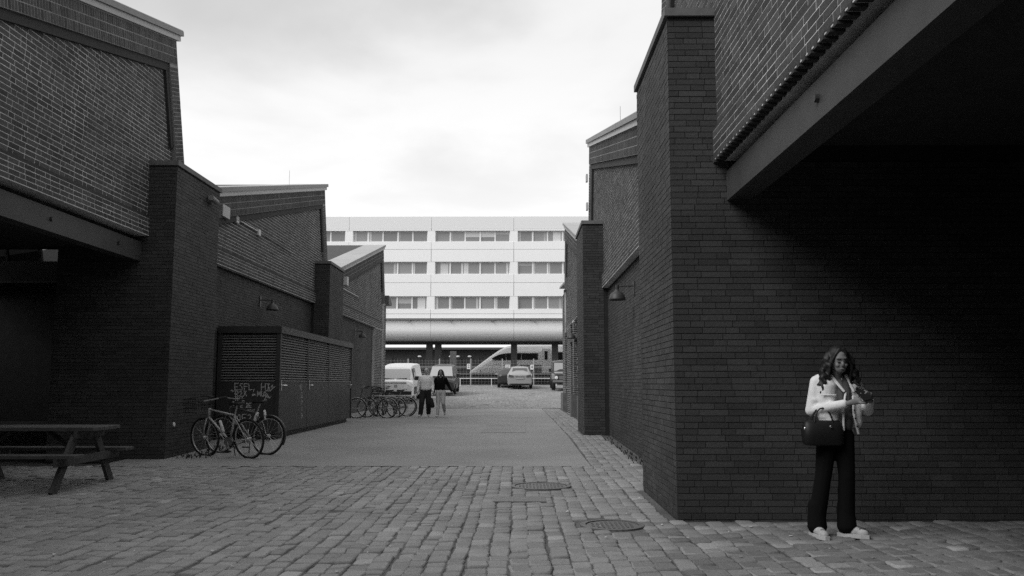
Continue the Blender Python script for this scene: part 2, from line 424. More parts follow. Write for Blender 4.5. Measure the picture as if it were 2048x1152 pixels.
SL = .245
def hall(side, label, Xf, n, zb, bays, piers, passage, beam_z, ndepth=15):
    T = thing('brick_hall', label, 'hall', (Xf, bays[0][0], 0))
    T.location = (0, 0, 0)
    nx = V((n, 0, 0)); Y = V((0, 1, 0)); Z = V((0, 0, 1))
    X = lambda d: Xf + n * d
    def part(mb, name, m, par=None): return mb.build(name, m, par or T)
    for bi, (y0, yp, yf, vis) in enumerate(bays):
        zp = 7.95; zl = zp - SL * (yp - y0); zf = 5.35
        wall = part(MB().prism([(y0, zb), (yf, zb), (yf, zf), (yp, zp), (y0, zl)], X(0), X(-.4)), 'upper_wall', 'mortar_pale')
        # frames
        a = math.atan(SL); us = V((0, math.cos(a), math.sin(a))); vsl = V((0, -math.sin(a), math.cos(a)))
        Ls = (yp - y0) / math.cos(a); o = V((X(0), y0, zl))
        band = part(MB().obox(o, us, vsl, nx, -.02, Ls - .02, -.62, -.16, -.2, .10), 'frieze', 'mortar_mid')
        part(MB().obox(o, us, vsl, nx, -.02, Ls - .02, -.76, -.62, -.2, .06), 'frieze_step', 'brick_plain')
        part(MB().obox(o, us, vsl, nx, -.02, Ls + .10, -.16, -.06, -.2, .14), 'cornice', 'metal_light')
        part(MB().obox(o, us, vsl, nx, -.02, Ls + .16, -.06, .03, -.3, .18), 'verge_trim', 'metal_mid')
        part(MB().obox(o, us, vsl, nx, -.02, Ls + .1, -.05, .028, -ndepth, -.301), 'roof', 'roof_felt')
        if vis:
            k = 0.0
            while k < Ls + .1:
                k2 = min(k + 1.55, Ls + .15)
                part(MB().obox(o, us, vsl, nx, k, k2 - .015, .030, .045, -.85, .182), 'roof_panel', 'metal_light'); k = k2
        # raking corner strip
        vl = V((0, yp - yf, zp - zf)); ll = vl.length; vl /= ll; ul = V((0, -vl.z, vl.y)); ol = V((X(0), yf, zf))
        ls = part(MB().obox(ol, ul, vl, nx, .01, .38, -.02, ll - .4, -.2, .09), 'corner_strip', 'mortar_mid')
        part(MB().obox(ol, ul, vl, nx, .38, .50, .55, ll - .55, -.2, .055), 'corner_strip_step', 'brick_plain')
        # north light: frame bars and panes across the hall
        og = V((X(-.42), yf, zf)); uin = -nx; nn = vl.cross(uin)
        if nn.y < 0: nn = -nn
        fr = MB(); W = ndepth - .5
        fr.obox(og, uin, vl, nn, 0, W, -.02, .16, -.12, .02); fr.obox(og, uin, vl, nn, 0, W, ll - .14, ll - .02, -.12, .02)
        k = 0
        while k < W: fr.obox(og, uin, vl, nn, k, k + .09, .16, ll - .14, -.1, .01); k += 1.15
        part(fr, 'north_light_frame', 'dark_metal')
        k = 0; j = 0
        while k < W - .2:
            if vis or k < .1:
                part(MB().obox(og, uin, vl, nn, k + .09, (k + 1.15) if vis else W, .16, ll - .14, -.05, -.04), 'pane', 'glass_clear' if j == 7 and bi == 3 and side == 'L' else 'glass_dirty')
            k += 1.15; j += 1
        # hall end wall below the north light
        part(MB().box(min(X(-.42), X(-ndepth)), max(X(-.42), X(-ndepth)), yf - .3, yf - .02, -.3 if not passage[0] < yf - 2 < passage[1] else 4.4, zf - .02), 'cross_wall', 'concrete_dark')
        if vis:
            def ufn(z0, z1, y0=y0, yp=yp, yf=yf, zl=zl):
                lo = y0 if z1 < zl - .5 else max(y0, y0 + (z1 + .5 - zl) / SL)
                hi = yf if z1 < zf else yf - (z1 - zf) * (yf - yp) / (zp - zf) - .3
                return max(lo, vis[0]), min(hi, vis[1])
            lay(side, wall, V((X(0), 0, 0)), Y, Z, nx, ufn, zb + .36, zp - .4, .0772, (.25, .25, .125), .0125, .003, 0, .001)
            # projecting courses along the foot of the field
            f1 = part(MB().box(min(X(-.2), X(.045)), max(X(-.2), X(.045)), y0, yf - .002, zb - .004, zb + .30), 'foot_course', 'mortar_pale')
            part(MB().box(min(X(-.2), X(.022)), max(X(-.2), X(.022)), y0, yf - .002, zb + .30, zb + .36), 'foot_ledge', 'brick_plain')
            lay(side, f1, V((X(.045), 0, 0)), Y, Z, nx, lambda a_, b_, y0=y0, yf=yf: (max(y0, vis[0]), min(yf, vis[1])), zb + .005, zb + .30, .0735, (.25, .25, .125), .0125, .003, 0, .001)
            lay(side, band, o + nx * .10, us, vsl, nx, lambda a_, b_, Ls=Ls, y0=y0: (max(0, (vis[0] - y0)), Ls - .03), -.62, -.17, .149, (.0755, .0755), .016, .003, 0, .001)
            lay(side, ls, ol + nx * .09, ul, vl, nx, lambda a_, b_: (.01, .38), 0, ll - .62, .0755, (.25, .12), .016, .003, 0, .001)
            # outer edge of the strip, seen end on
            lay(side, ls, ol + ul * .01 - nx * .1, nx, vl, -ul, lambda a_, b_: (0, .185), 0, ll - .3, .0755, (.24, .12), .016, .003, 0, .001)
    # piers
    for (py0, py1, ptop, vis) in piers:
        pr = part(MB().box(min(X(-.13), X(.49)), max(X(-.13), X(.49)), py0, py1, -.3, ptop), 'pier', 'mortar_dark')
        capm = MB().box(min(X(-.12), X(.525)), max(X(-.12), X(.525)), py0 - .035, py1 + .035, ptop, ptop + .085)
        part(capm, 'pier_cap', 'stone_cap')
        if vis:
            gz = g(py0)
            lay(side, pr, V((X(.49), 0, 0)), Y, Z, nx, lambda a_, b_: (py0, py1), gz - .06, ptop, .0632, (.29, .23, .14), .007, .006, 1, .002)
            lay(side, pr, V((0, py0, 0)), V((1, 0, 0)), Z, -Y, lambda a_, b_: (min(X(0), X(.49)), max(X(0), X(.49))), gz - .06 if py0 > 15 else (-.06 + 58 * .0632 if side == 'R' else g(14.7) - .05 + 62 * .0632), ptop, .0632, (.29, .14), .007, .006, 1, .002)
    return T, X, part

# tall warehouse added behind the viewpoint to shade the near piers
T = thing('blocker', 'tall brick warehouse closing the lane behind the viewpoint', 'building', (0, 0, 0))
wb = MB().box(-34, 26, -44, -28.5, -.3, 21).build('wall', 'brick_dark', T)
MB().box(-34.2, 26.2, -44.2, -28.3, 21, 21.4).build('roof', 'roof_felt', T)
for i in range(14):
    for j in range(5): MB().box(-32 + i * 4.2, -30.2 + i * 4.2, -28.52, -28.44, 1.2 + j * 4.1, 3.4 + j * 4.1).build('window', 'glass_office', T)
# ---- left hall
LX = -6.55
Lb = [(-21, -9.3, -8.5, None), (-8.5, 3.2, 4.0, None), (4.0, 15.40, 16.15, (7.6, 16.5)), (16.15, 27.9, 28.65, (16.1, 29)), (28.65, 40.5, 41.25, (28.6, 41.5))]
# bays listed so that index 2 is the bay over the passage, 3 the one behind the cabinet
TL, XL, partL = hall('L', 'long brick hall with saw-tooth roof on the left behind the cabinet', LX, 1, 3.93,
                     [Lb[0], Lb[1], Lb[2], Lb[3], Lb[4]], [(2.2, 4.4, 5.2, None), (14.77, 16.95, 5.2, 1), (27.2, 29.35, 5.2, 1)], (3.9, 14.8), 3.48)
Yv = V((0, 1, 0)); Zv = V((0, 0, 1)); Xv = V((1, 0, 0))
# lower walls
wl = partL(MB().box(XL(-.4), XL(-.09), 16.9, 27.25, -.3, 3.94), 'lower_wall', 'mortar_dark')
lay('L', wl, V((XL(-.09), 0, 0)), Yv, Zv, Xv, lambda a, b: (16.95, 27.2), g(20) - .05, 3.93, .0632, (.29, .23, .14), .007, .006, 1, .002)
wl2 = partL(MB().box(XL(-.4), XL(-.12), 29.3, 39.05, -.3, 3.94), 'lower_wall', 'mortar_dark')
lay('L', wl2, V((XL(-.12), 0, 0)), Yv, Zv, Xv, lambda a, b: (29.35, 39.0), g(30) - .05, 3.93, .0632, (.29, .23, .14), .007, .006, 1, .002)
wl3 = partL(MB().box(XL(-.4), XL(-.001), 39.0, 41.24, -.3, 3.94), 'end_wall', 'mortar_pale')
lay('L', wl3, V((XL(-.001), 0, 0)), Yv, Zv, Xv, lambda a, b: (39.0, 41.24), g(40) - .05, 3.93, .0755, (.25, .25, .125), .0125, .003, 0, .001)
wl4 = partL(MB().box(XL(-.4), XL(.10), 40.95, 41.55, -.3, 5.2), 'end_pilaster', 'mortar_pale')
lay('L', wl4, V((XL(.10), 0, 0)), Yv, Zv, Xv, lambda a, b: (40.95, 41.55), g(40) - .05, 5.2, .0755, (.25, .25, .125), .0125, .003, 0, .001)
mb = MB(); mb.prism([(41.2, 5.2), (42.25, 5.2), (42.3, 5.32), (41.3, 5.62), (41.2, 5.62)], XL(-.3), XL(.28)); partL(mb, 'gutter_box', 'stone_cap')
partL(MB().box(XL(-.4), XL(-.09), -21, 3.3, -.3, 3.94), 'lower_wall', 'brick_dark')
# beam over the left passage, its bolts, passage wall, opening into the hall
bm = MB().box(XL(-.13), XL(-.08), 4.3, 14.77, 3.48, 3.82); bm.box(XL(-.34), XL(-.131), 4.3, 14.77, 3.495, 3.52); bm.box(XL(-.30), XL(-.24), 4.3, 14.77, 3.52, 3.95); partL(bm, 'beam', 'beam_steel')
Mx = Matrix.Rotation(R(90), 4, 'Y')
for yy in (9.3, 11.85, 13.9):
    partL(MB().lathe([(.001, .03), (.03, .03), (.035, 0)], 10, Matrix.Translation((XL(-.08), yy, 3.66)) @ Mx), 'bolt', 'dark_metal')
pw = partL(MB().box(-8.1, XL(-.13), 14.77, 15.0, -.3, 3.74), 'passage_wall', 'mortar_dark')
lay('L', pw, V((0, 14.77, 0)), Xv, Zv, -Yv, lambda a, b: (-8.1, XL(.49)), g(14.7) - .05, 3.93, .0632, (.29, .23), .007, .006, 1, .002)
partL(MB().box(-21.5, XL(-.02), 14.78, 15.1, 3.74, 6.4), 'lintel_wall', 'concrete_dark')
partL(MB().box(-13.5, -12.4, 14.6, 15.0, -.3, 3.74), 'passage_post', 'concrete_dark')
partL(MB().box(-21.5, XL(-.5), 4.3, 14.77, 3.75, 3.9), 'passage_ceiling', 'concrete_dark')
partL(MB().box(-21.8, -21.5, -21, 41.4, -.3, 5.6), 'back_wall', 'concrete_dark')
mb = MB(); mb.box(-21, -7, 28.1, 28.3, 4.45, 4.75); mb.box(-21, -7, 24.0, 24.12, 3.9, 4.2); partL(mb, 'crane_beam', 'beam_steel')
mb = MB(); mb.tube([(-9.4, 27.9, 5.5), (-13.5, 27.9, 6.6)], .05, 6); partL(mb, 'brace', 'dark_metal')
partL(MB().box(-21, -6.9, 15.1, 28.7, -.2, .1), 'hall_floor', 'concrete_dark')
# conduit and small boxes on the second gable
partL(MB().box(XL(0), XL(.13), 18.2, 18.65, 4.98, 5.24), 'junction_box', 'metal_light')
partL(MB().tube([(XL(.03), 18.7, 5.14), (XL(.03), 21.0, 5.14)], .018, 6), 'conduit', 'white_plastic')
partL(MB().tube([(XL(.03), 21.0, 5.14), (XL(.03), 24.3, 5.1)], .012, 6), 'conduit', 'metal_mid')
partL(MB().box(XL(0), XL(.06), 19.3, 19.5, 5.05, 5.2), 'junction_box', 'white_plastic')
partL(MB().box(XL(0), XL(.06), 21.0, 21.18, 5.05, 5.2), 'junction_box', 'white_plastic')
partL(MB().box(XL(.45), XL(.62), 29.32, 29.62, 4.75, 5.05), 'junction_box', 'white_plastic')
partL(MB().tube([(XL(.06), 29.6, 4.86), (XL(.06), 34.5, 4.86)], .02, 6), 'conduit', 'white_plastic')
partL(MB().tube([(XL(-.2), 24.6, 7.0), (XL(-.2), 24.6, 7.62)], .004, 5), 'lightning_rod', 'dark_metal')
partL(MB().box(XL(-.3), XL(-.1), 21.2, 21.5, 6.2, 6.33), 'roof_vent', 'metal_mid')
partL(MB().lathe([(.001, .02), (.035, .018), (.04, 0)], 12, Matrix.Translation((XL(.497), 15.1, .62)) @ Mx), 'reflector', 'sign_white')

# ---- right hall
RX = 2.07
Rb = [(-26, -14.0, -13.2, None), (-13.2, -1.7, -.9, None), (-.9, 10.75, 11.5, (3.4, 11.6)), (11.5, 22.75, 23.5, (11.4, 23.6)), (23.5, 34.85, 35.6, (23.4, 35.7))]
TR, XR, partR = hall('R', 'tall brick hall with saw-tooth roof on the right beside the manhole covers', RX, -1, 3.62,
                     Rb, [(-3.3, -1.1, 5.2, None), (8.58, 10.88, 5.17, 1), (20.25, 22.4, 5.17, 1)], (-1.4, 8.6), 3.2)
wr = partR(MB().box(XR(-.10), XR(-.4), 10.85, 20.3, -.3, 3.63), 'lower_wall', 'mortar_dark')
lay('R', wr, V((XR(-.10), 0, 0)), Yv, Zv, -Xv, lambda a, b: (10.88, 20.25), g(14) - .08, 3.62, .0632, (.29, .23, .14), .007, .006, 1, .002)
wr2 = partR(MB().box(XR(-.10), XR(-.4), 22.4, 33.3, -.3, 3.63), 'lower_wall', 'mortar_dark')
lay('R', wr2, V((XR(-.10), 0, 0)), Yv, Zv, -Xv, lambda a, b: (22.45, 33.25), g(27) - .05, 3.62, .0632, (.29, .23, .14), .007, .006, 1, .002)
for ya, yb, dd in ((26.9, 27.5, .06), (30.6, 31.2, .06), (33.25, 35.6, .0), (36.9, 38.6, .02)):
    q = partR(MB().box(XR(dd), XR(-.4), ya, yb, -.3, 3.625 if yb < 36 else 5.3), 'old_pilaster', 'mortar_pale')
    lay('R', q, V((XR(dd), 0, 0)), Yv, Zv, -Xv, lambda a, b, ya=ya, yb=yb: (ya, yb), g(30), 3.62 if yb < 36 else 5.3, .0755, (.25, .25, .125), .0125, .003, 0, .001)
    lay('R', q, V((0, ya, 0)), Xv, Zv, -Yv, lambda a, b, dd=dd: (XR(dd), XR(-.1)), g(30), 3.62, .0755, (.25, .25, .125), .0125, .003, 0, .001)
    if dd > .01: partR(MB().box(XR(dd + .10), XR(-.1), ya - .05, yb + .05, g(30) - .2, .95), 'pilaster_base', 'stone_cap')
mb = MB(); mb.prism([(35.6, 3.4), (38.8, 3.4), (38.8, 5.6), (35.6, 5.45)], XR(-.05), XR(-3)); partR(mb, 'lean_to_wall', 'brick_old')
mb = MB(); mb.prism([(35.65, 5.50), (38.9, 5.68), (38.9, 5.76), (35.65, 5.58)], XR(.14), XR(-3)); partR(mb, 'lean_to_roof', 'metal_light')
partR(MB().box(XR(-.12), XR(-.06), 24.4, 25.5, g(25), 2.55), 'door', 'dark_metal')
partR(MB().box(XR(.02), XR(-.4), 24.25, 24.38, g(25) - .1, 2.7), 'door_jamb', 'brick_old')
partR(MB().box(XR(.05), XR(-.2), 23.5, 33.2, 2.9, 3.05), 'door_lintel', 'beam_steel')
# dentils under the near gable
mb = MB(); y = 3.6
while y < 8.55:
    mb.box(XR(.052), XR(-.05), y, y + .06, 3.592, 3.63); y += .12
dn = partR(mb, 'dentils', 'brick_plain'); dn['kind'] = 'stuff'
# passage on the right
pr_ = partR(MB().box(XR(-.13), 16, 8.58, 8.8, -.3, 3.78), 'passage_wall', 'mortar_dark')
lay('R', pr_, V((0, 8.58, 0)), Xv, Zv, -Yv, lambda a, b: (XR(.49), 7.4), -.06, 3.62, .0632, (.29, .23, .14), .007, .006, 1, .002)
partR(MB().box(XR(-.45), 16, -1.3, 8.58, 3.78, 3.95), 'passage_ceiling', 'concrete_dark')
bm = MB().box(XR(-.08), XR(-.13), -1.2, 8.58, 3.2, 3.50); bm.box(XR(-.131), XR(-.34), -1.2, 8.58, 3.215, 3.24); bm.box(XR(-.24), XR(-.30), -1.2, 8.58, 3.24, 3.64); partR(bm, 'beam', 'beam_steel')
Mxn = Matrix.Rotation(R(-90), 4, 'Y')
for yy in (5.9, 3.0):
    partR(MB().lathe([(.001, .03), (.028, .03), (.034, 0)], 10, Matrix.Translation((XR(-.08), yy, 3.36)) @ Mxn), 'bolt', 'dark_metal')
partR(MB().box(XR(-.1), XR(-.4), -1.3, 3.4, -.3, 3.63), 'added_shade_wall', 'brick_dark')  # added out of view to cut the light reaching the passage
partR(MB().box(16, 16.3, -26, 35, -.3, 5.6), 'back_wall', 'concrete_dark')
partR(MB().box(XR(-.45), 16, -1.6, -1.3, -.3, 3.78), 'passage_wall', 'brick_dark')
partR(MB().box(XR(-.1), XR(-.4), -26, -1.3, -.3, 3.63), 'lower_wall', 'brick_dark')
partR(MB().tube([(XR(-.2), 18.2, 6.8), (XR(-.2), 18.2, 7.42)], .004, 5), 'lightning_rod', 'dark_metal')
for z in (7.0, 6.2): partR(MB().box(XR(.12), XR(.17), 23.0, 23.2, z - .1, z + .1), 'junction_box', 'white_plastic')

# bricks: the 300 that show largest on each hall are objects of their own, the rest one mesh
um = {}
for k, m in ((0, 'brick_old'), (1, 'brick_dark')):
    mb = MB(); b = .04
    mb.add([(-.5, -.5, 0), (.5, -.5, 0), (.5, .5, 0), (-.5, .5, 0), (-.5, -.5, 1), (.5, -.5, 1), (.5, .5, 1), (-.5, .5, 1)],
           [(4, 5, 6, 7), (0, 1, 5, 4), (1, 2, 6, 5), (2, 3, 7, 6), (3, 0, 4, 7)]); um[k] = mb.mesh('brick', m)
for side, T in (('L', TL), ('R', TR)):
    S = sorted(BR[side], key=lambda b: -seen_size(b[0], b[3], b[4] * b[5]))
    for c, u, v, n, wd, h, dp, par, k in S[:300]:
        o_ = c - n * .003; M = Matrix(((u.x * wd, v.x * h, n.x * (dp + .003), o_.x), (u.y * wd, v.y * h, n.y * (dp + .003), o_.y), (u.z * wd, v.z * h, n.z * (dp + .003), o_.z), (0, 0, 0, 1)))
        link('brick', um[k], par, M=M)
    mb = MB()
    for c, u, v, n, wd, h, dp, par, k in S[300:]:
        o_ = c - n * .003; a = u * (wd / 2); b = v * (h / 2); d = n * (dp + .003)
        p = [o_ - a - b, o_ + a - b, o_ + a + b, o_ - a + b]
        mb.add(p + [q + d for q in p], [(4, 5, 6, 7), (0, 1, 5, 4), (1, 2, 6, 5), (2, 3, 7, 6), (3, 0, 4, 7)], k)
    bo = mb.build('brickwork', ['brick_old', 'brick_dark'], T); bo['kind'] = 'stuff'
print('bricks', len(BR['L']), len(BR['R']), 'stones', len(stones))
#@@PART2
# ------------------------------------------------------------------ white office building at the end
OY = 84.0
zz = lambda z: 1.33 + (z - 1.33) * 1.05
T = thing('office_building', 'long white office block on columns with three rows of windows', 'building', (0, OY, 1.25)); T.location = (0, 0, 0)
BW = 8.26; X0 = -8.62 - 3 * BW; NB = 6
rows = [(zz(14.83), zz(15.85)), (zz(11.71), zz(12.86)), (zz(8.37), zz(9.56))]
TOP = zz(17.25); LED = zz(7.50)
MB().box(X0, X0 + NB * BW, OY + .46, OY + 8.2, LED - .4, TOP - .05).build('core', 'panel_top', T)
bands = [(rows[0][1] + .03, TOP), (rows[1][1] + .03, rows[0][0] - .03), (rows[2][1] + .03, rows[1][0] - .03), (LED, rows[2][0] - .03)]
for i in range(NB):
    xa = X0 + i * BW
    for j, (za, zb_) in enumerate(bands):
        mid = za + (zb_ - za) * (.12 if j == 0 else .62 if j < 3 else .5)
        MB().box(xa + .02, xa + BW - .02, OY, OY + .455, za, mid - .018).build('facade_panel', 'panel_white', T)
        MB().box(xa + .012, xa + BW - .012, OY + (.03 if j == 0 else 0), OY + .455, mid + .012, zb_).build('facade_panel', 'panel_white' if j else 'panel_top', T)
    for (za, zb_) in rows:
        MB().box(xa - .38, xa + .38, OY + .02, OY + .455, za - .028, zb_ + .028).build('window_pier', 'panel_white', T)
wfm = {}; wpm = {}; wcm = {}
for ri, (za, zb_) in enumerate(rows):
    h = zb_ - za; ww = (BW - .76) / 5
    mb = MB()
    mb.box(0, .07, 0, .09, 0, h); mb.box(ww - .07, ww, 0, .09, 0, h); mb.box(.07, ww - .07, 0, .09, 0, .05); mb.box(.07, ww - .07, 0, .09, h - .05, h)
    wfm[ri] = mb.mesh('window_frame', 'window_frame')
    wpm[ri] = MB().box(.071, ww - .071, .03, .05, .051, h - .051).mesh('pane', 'glass_office')
    wcm[ri] = [MB().box(.1 + a * ww, .1 + b * ww, .015, .028, .06, h - .06).mesh('curtain', 'curtain') for a, b in ((0, .1), (.68, .82), (.3, .82), (0, .16))] + [MB().box(.075, ww - .075, .015, .028, h * q, h - .06).mesh('blind', 'curtain') for q in (.45, .7)]
    for i in range(NB):
        for k in range(5):
            xw = X0 + i * BW + .38 + k * ww
            f = link('window', wfm[ri], T, (xw, OY + .22, za)); link('pane', wpm[ri], f)
            r_ = random.random()
            if r_ > .86: link('blind', wcm[ri][4 if r_ > .94 else 5], f)
            if r_ < .55: link('curtain', wcm[ri][0 if r_ < .2 else 1 if r_ < .38 else 3 if r_ < .5 else 2], f)
            if k in (1, 3): MB().box(xw - .015, xw + .10, OY + .16, OY + .219, za, zb_).build('mullion', 'window_frame', T)
# rail ledge and the rounded belly below it
MB().box(X0, X0 + NB * BW, OY - .25, OY + .2, LED - .17, LED - .05).build('ledge', 'metal_mid', T)
for i in range(-1, NB * 2 + 1):
    x = X0 + (i + .5) * BW / 2
    if X0 < x < X0 + NB * BW: MB().box(x - .05, x + .05, OY - .22, OY + .1, LED - .4, LED - .17).build('ledge_bracket', 'metal_mid', T)
r0 = 1.15; zc = LED - 1.05 - r0
prof = [(OY + .05, LED - .2)] + [(OY + .05 + r0 - r0 * math.cos(R(a)), LED - 1.05 - r0 * math.sin(R(a))) for a in range(0, 91, 9)] + [(OY + 8, zc), (OY + 8, LED - .2)]
for i in range(NB):
    mb = MB(); mb.prism(prof, X0 + i * BW + .01, X0 + (i + 1) * BW - .01); mb.build('belly_panel', 'soffit', T)
MB().box(X0, X0 + NB * BW, OY + r0 + .06, OY + 8.1, zc - .06, zc - .004).build('underside', 'soffit_shade', T)  # shade under the block put into a darker colour
for px in (-9.05, -8.15, -.35, 3.85, -16.4, 11.7):
    MB().box(px - .32, px + .32, OY + 3.2, OY + 3.9, 1.1, zc + .1).build('column', 'column', T)

# ------------------------------------------------------------------ train
TY = 96.0
T = thing('train', 'white high-speed train with a pointed nose behind the fence', 'train', (0, TY, 1.5)); T.location = (0, 0, 0)
tx = lambda px: (px - 1035) / 17.65
tz = lambda py: 1.33 + (768 - py) / 17.65
st = [(940, 745, 752, .15), (945, 740, 757, .5), (955, 733, 761, .85), (970, 722, 763, 1.15), (985, 711, 764, 1.32), (1000, 701, 764, 1.4), (1012, 694.5, 764, 1.44), (1030, 690.5, 764, 1.46), (1060, 690, 764, 1.46), (1500, 690, 764, 1.46)]
def hw(px):
    for a, b in zip(st, st[1:]):
        if px <= b[0]: q = (px - a[0]) / (b[0] - a[0]); return a[3] + (b[3] - a[3]) * q
    return 1.46
rings = []
for px, yt, yb, h in st:
    z1 = tz(yt); z0 = tz(yb); H_ = z1 - z0; x = tx(px)
    pts = [(-.9, 0), (-1, .12), (-1, .62), (-.93, .80), (-.72, .94), (-.35, 1), (.35, 1), (.72, .94), (.93, .80), (1, .62), (1, .12), (.9, 0)]
    rings.append([V((x, TY + a * h, z0 + b * H_)) for a, b in pts])
MB().loft(rings).build('body', 'train_white', T, smooth=False)
def tpanel(name, pts, m, d=.02, par=None):
    mb = MB(); a = [V((tx(x), TY - hw(x) - d, tz(y))) for x, y in pts]; b = [p + V((0, .1, 0)) for p in a]
    mb.loft([a, b]); return mb.build(name, m, par or T)
tpanel('cab_window', [(984, 718), (998, 711), (1012, 708), (1012, 722), (990, 722)], 'train_glass')
tpanel('side_window', [(1013, 708), (1042, 708), (1042, 721.5), (1013, 721.5)], 'train_glass')
tpanel('side_window', [(1043, 708), (1075, 708), (1075, 721), (1043, 721)], 'train_glass')
dr = tpanel('door', [(1083, 699), (1100, 699), (1100, 760), (1083, 760)], 'train_white', .015)
tpanel('door_window', [(1088, 704), (1094, 704), (1094, 721), (1088, 721)], 'train_glass', .03, dr)
for k in range(8): tpanel('side_window', [(1112 + k * 34, 706), (1142 + k * 34, 706), (1142 + k * 34, 721), (1112 + k * 34, 721)], 'train_glass')
tpanel('skirt', [(949, 748), (985, 737), (1040, 731), (1082.5, 731), (1082.5, 764), (960, 764)], 'train_shade', .012)  # skirt greyed to stand for shade on the lower body
tpanel('skirt', [(1100.5, 731), (1500, 731), (1500, 764), (1100.5, 764)], 'train_shade', .012)
tpanel('stripe', [(962, 742), (1500, 738), (1500, 740), (962, 744)], 'dark_metal', .026)
mb = MB(); mb.tube([(tx(1045), TY, 5.7), (tx(1040), TY, 6.1), (tx(1048), TY, 6.5)], .04, 6); mb.build('pantograph', 'dark_metal', T)
sheetp = MB(); sheetp.box(-80, 80, 90.5, 93.9, 1.1, 2.45); sheetp.box(-80, 80, 90.42, 90.6, 2.3, 2.5, 1)
tag(sheetp.build('platform', ['concrete_dark', 'metal_light']), 'low dark railway platform with a pale edge', None, None, 'structure')
# long dark shed behind the tracks
T = thing('railway_shed', 'long low dark shed beyond the tracks', 'shed', (0, 0, 0))
MB().box(-90, 60, 118, 132, 1, 6.05).build('wall', 'dark_metal', T)
MB().box(-90.5, 60.5, 117.2, 132.5, 6.05, 6.35).build('roof_edge', 'column', T)
for i in range(-26, 12):
    MB().box(i * 2.4 + .1, i * 2.4 + 1.9, 117.9, 117.99, 3.2, 5.0).build('wall_bay', 'concrete_dark', T)
for px in (-13.5, -9.2, -8.2, -6.6): MB().ell((px, 117.5, 5.1), (.28, .2, .14), 8).build('lamp', 'sign_white', T)
# pillar under the office, light concrete
tag(MB().box(-8.0, -7.3, 101, 101.7, 1.1, 5.2).build('concrete_pillar', 'metal_mid'), 'pale concrete pillar behind the platform beside the dark columns', 'pillar')

# ------------------------------------------------------------------ fence, knee rail, plates
FY = 66.0
T = thing('mesh_fence', 'tall wire mesh fence with pale posts in front of the train', 'fence', (0, FY, g(FY))); T.location = (0, 0, 0)
pitch = 2.43
pm = MB().box(-.03, .03, -.03, .03, -.1, 2.03).mesh('post', 'galv')
mb = MB()
k = .1
while k < pitch: mb.box(k - .0025, k + .0025, -.0025, .0025, .06, 1.98); k += .25
k = .06
while k < 2.0: mb.box(0, pitch, -.003, .003, k - .003, k + .003); k += .2
mb.box(0, pitch, -.012, .012, 1.37, 1.405)
wm = mb.mesh('wire_mesh', 'galv')
for i in range(-9, 8):
    x = -.02 + i * pitch - 1.16
    link('post', pm, T, (x, FY, g(FY))); o = link('wire_mesh', wm, T, (x, FY, g(FY))); o['kind'] = 'stuff'
T = thing('knee_rail', 'low white tubular rail in front of the mesh fence', 'railing', (0, 64.2, g(64.2))); T.location = (0, 0, 0)
zr = g(64.2)
MB().tube([(-4.35, 64.2, zr + .58), (3.6, 64.2, zr + .58)], .03, 6).build('rail', 'sign_white', T)
for x in (-4.3, -1.95, .45, 2.9): MB().tube([(x, 64.2, zr - .1), (x, 64.2, zr + .58)], .03, 6).build('post', 'sign_white', T)
def text_mesh(s, size, m):
    c = bpy.data.curves.new('t', 'FONT'); c.body = s; c.size = size; c.align_x = 'CENTER'; c.align_y = 'CENTER'; c.extrude = .002
    o = bpy.data.objects.new('t', c); col.objects.link(o); dg = bpy.context.evaluated_depsgraph_get()
    me = bpy.data.meshes.new_from_object(o.evaluated_get(dg)); bpy.data.objects.remove(o); me.materials.clear(); me.materials.append(MATS[m]); me.name = 'lettering'
    return me
for x, z, wd, h, s, lab in ((-3.78, 2.68, .25, .40, '2', 'white parking plate with a numeral left of the silver car'), (-.75, 2.66, .36, .30, '57', 'wide white plate partly hidden behind the silver car'), (1.12, 2.62, .26, .36, '4', 'white parking plate with a numeral right of the silver car'), (-6.05, 2.63, .36, .13, '', 'small blank white plate on the fence above the dark parked car')):
    t = thing('parking_plate', lab, 'sign', (x, FY - .05, z), 0, 'plates on the mesh fence')
    MB().box(-wd / 2, wd / 2, -.01, .01, -h / 2, h / 2).build('plate', 'sign_white', t)
    if s: link('lettering', text_mesh(s, h * .9 if len(s) == 1 else h * .8, 'sign_black'), t, M=Matrix.Translation((0, -.014, 0)) @ Matrix.Rotation(R(90), 4, 'X'))

# ------------------------------------------------------------------ vehicles (built pointing to -y, length along +y)
def wheel(parent, x, y, r, wdt):
    s = 1 if x > 0 else -1; Mw = Matrix.Translation((x, y, r)) @ Matrix.Rotation(R(90 * s), 4, 'Y')
    t = MB().lathe([(r * .62, wdt / 2), (r * .93, wdt / 2), (r, wdt * .3), (r, -wdt * .3), (r * .93, -wdt / 2), (r * .62, -wdt / 2)], 20, Mw).build('wheel', 'black_rubber', parent, True)
    MB().lathe([(r * .63, wdt * .42), (r * .5, wdt * .35), (.001, wdt * .4)], 14, Mw).build('rim', 'metal_mid', t)
def car_body(parent, stn, m):
    rings = []
    for y, zb_, zs, zr_, wb, ws, wr in stn:     # bottom, shoulder, roof heights; half widths
        rings.append([V(p) for p in ((-wb * .92, y, zb_), (-wb, y, zb_ + .12), (-ws, y, zs - .18), (-ws * .985, y, zs), (-wr, y, zr_ - .06), (-wr * .82, y, zr_ - .015), (-wr * .4, y, zr_ + .015), (wr * .4, y, zr_ + .015), (wr * .82, y, zr_ - .015), (wr, y, zr_ - .06), (ws * .985, y, zs), (ws, y, zs - .18), (wb, y, zb_ + .12), (wb * .92, y, zb_))])
    return MB().loft(rings).build('body', m, parent)
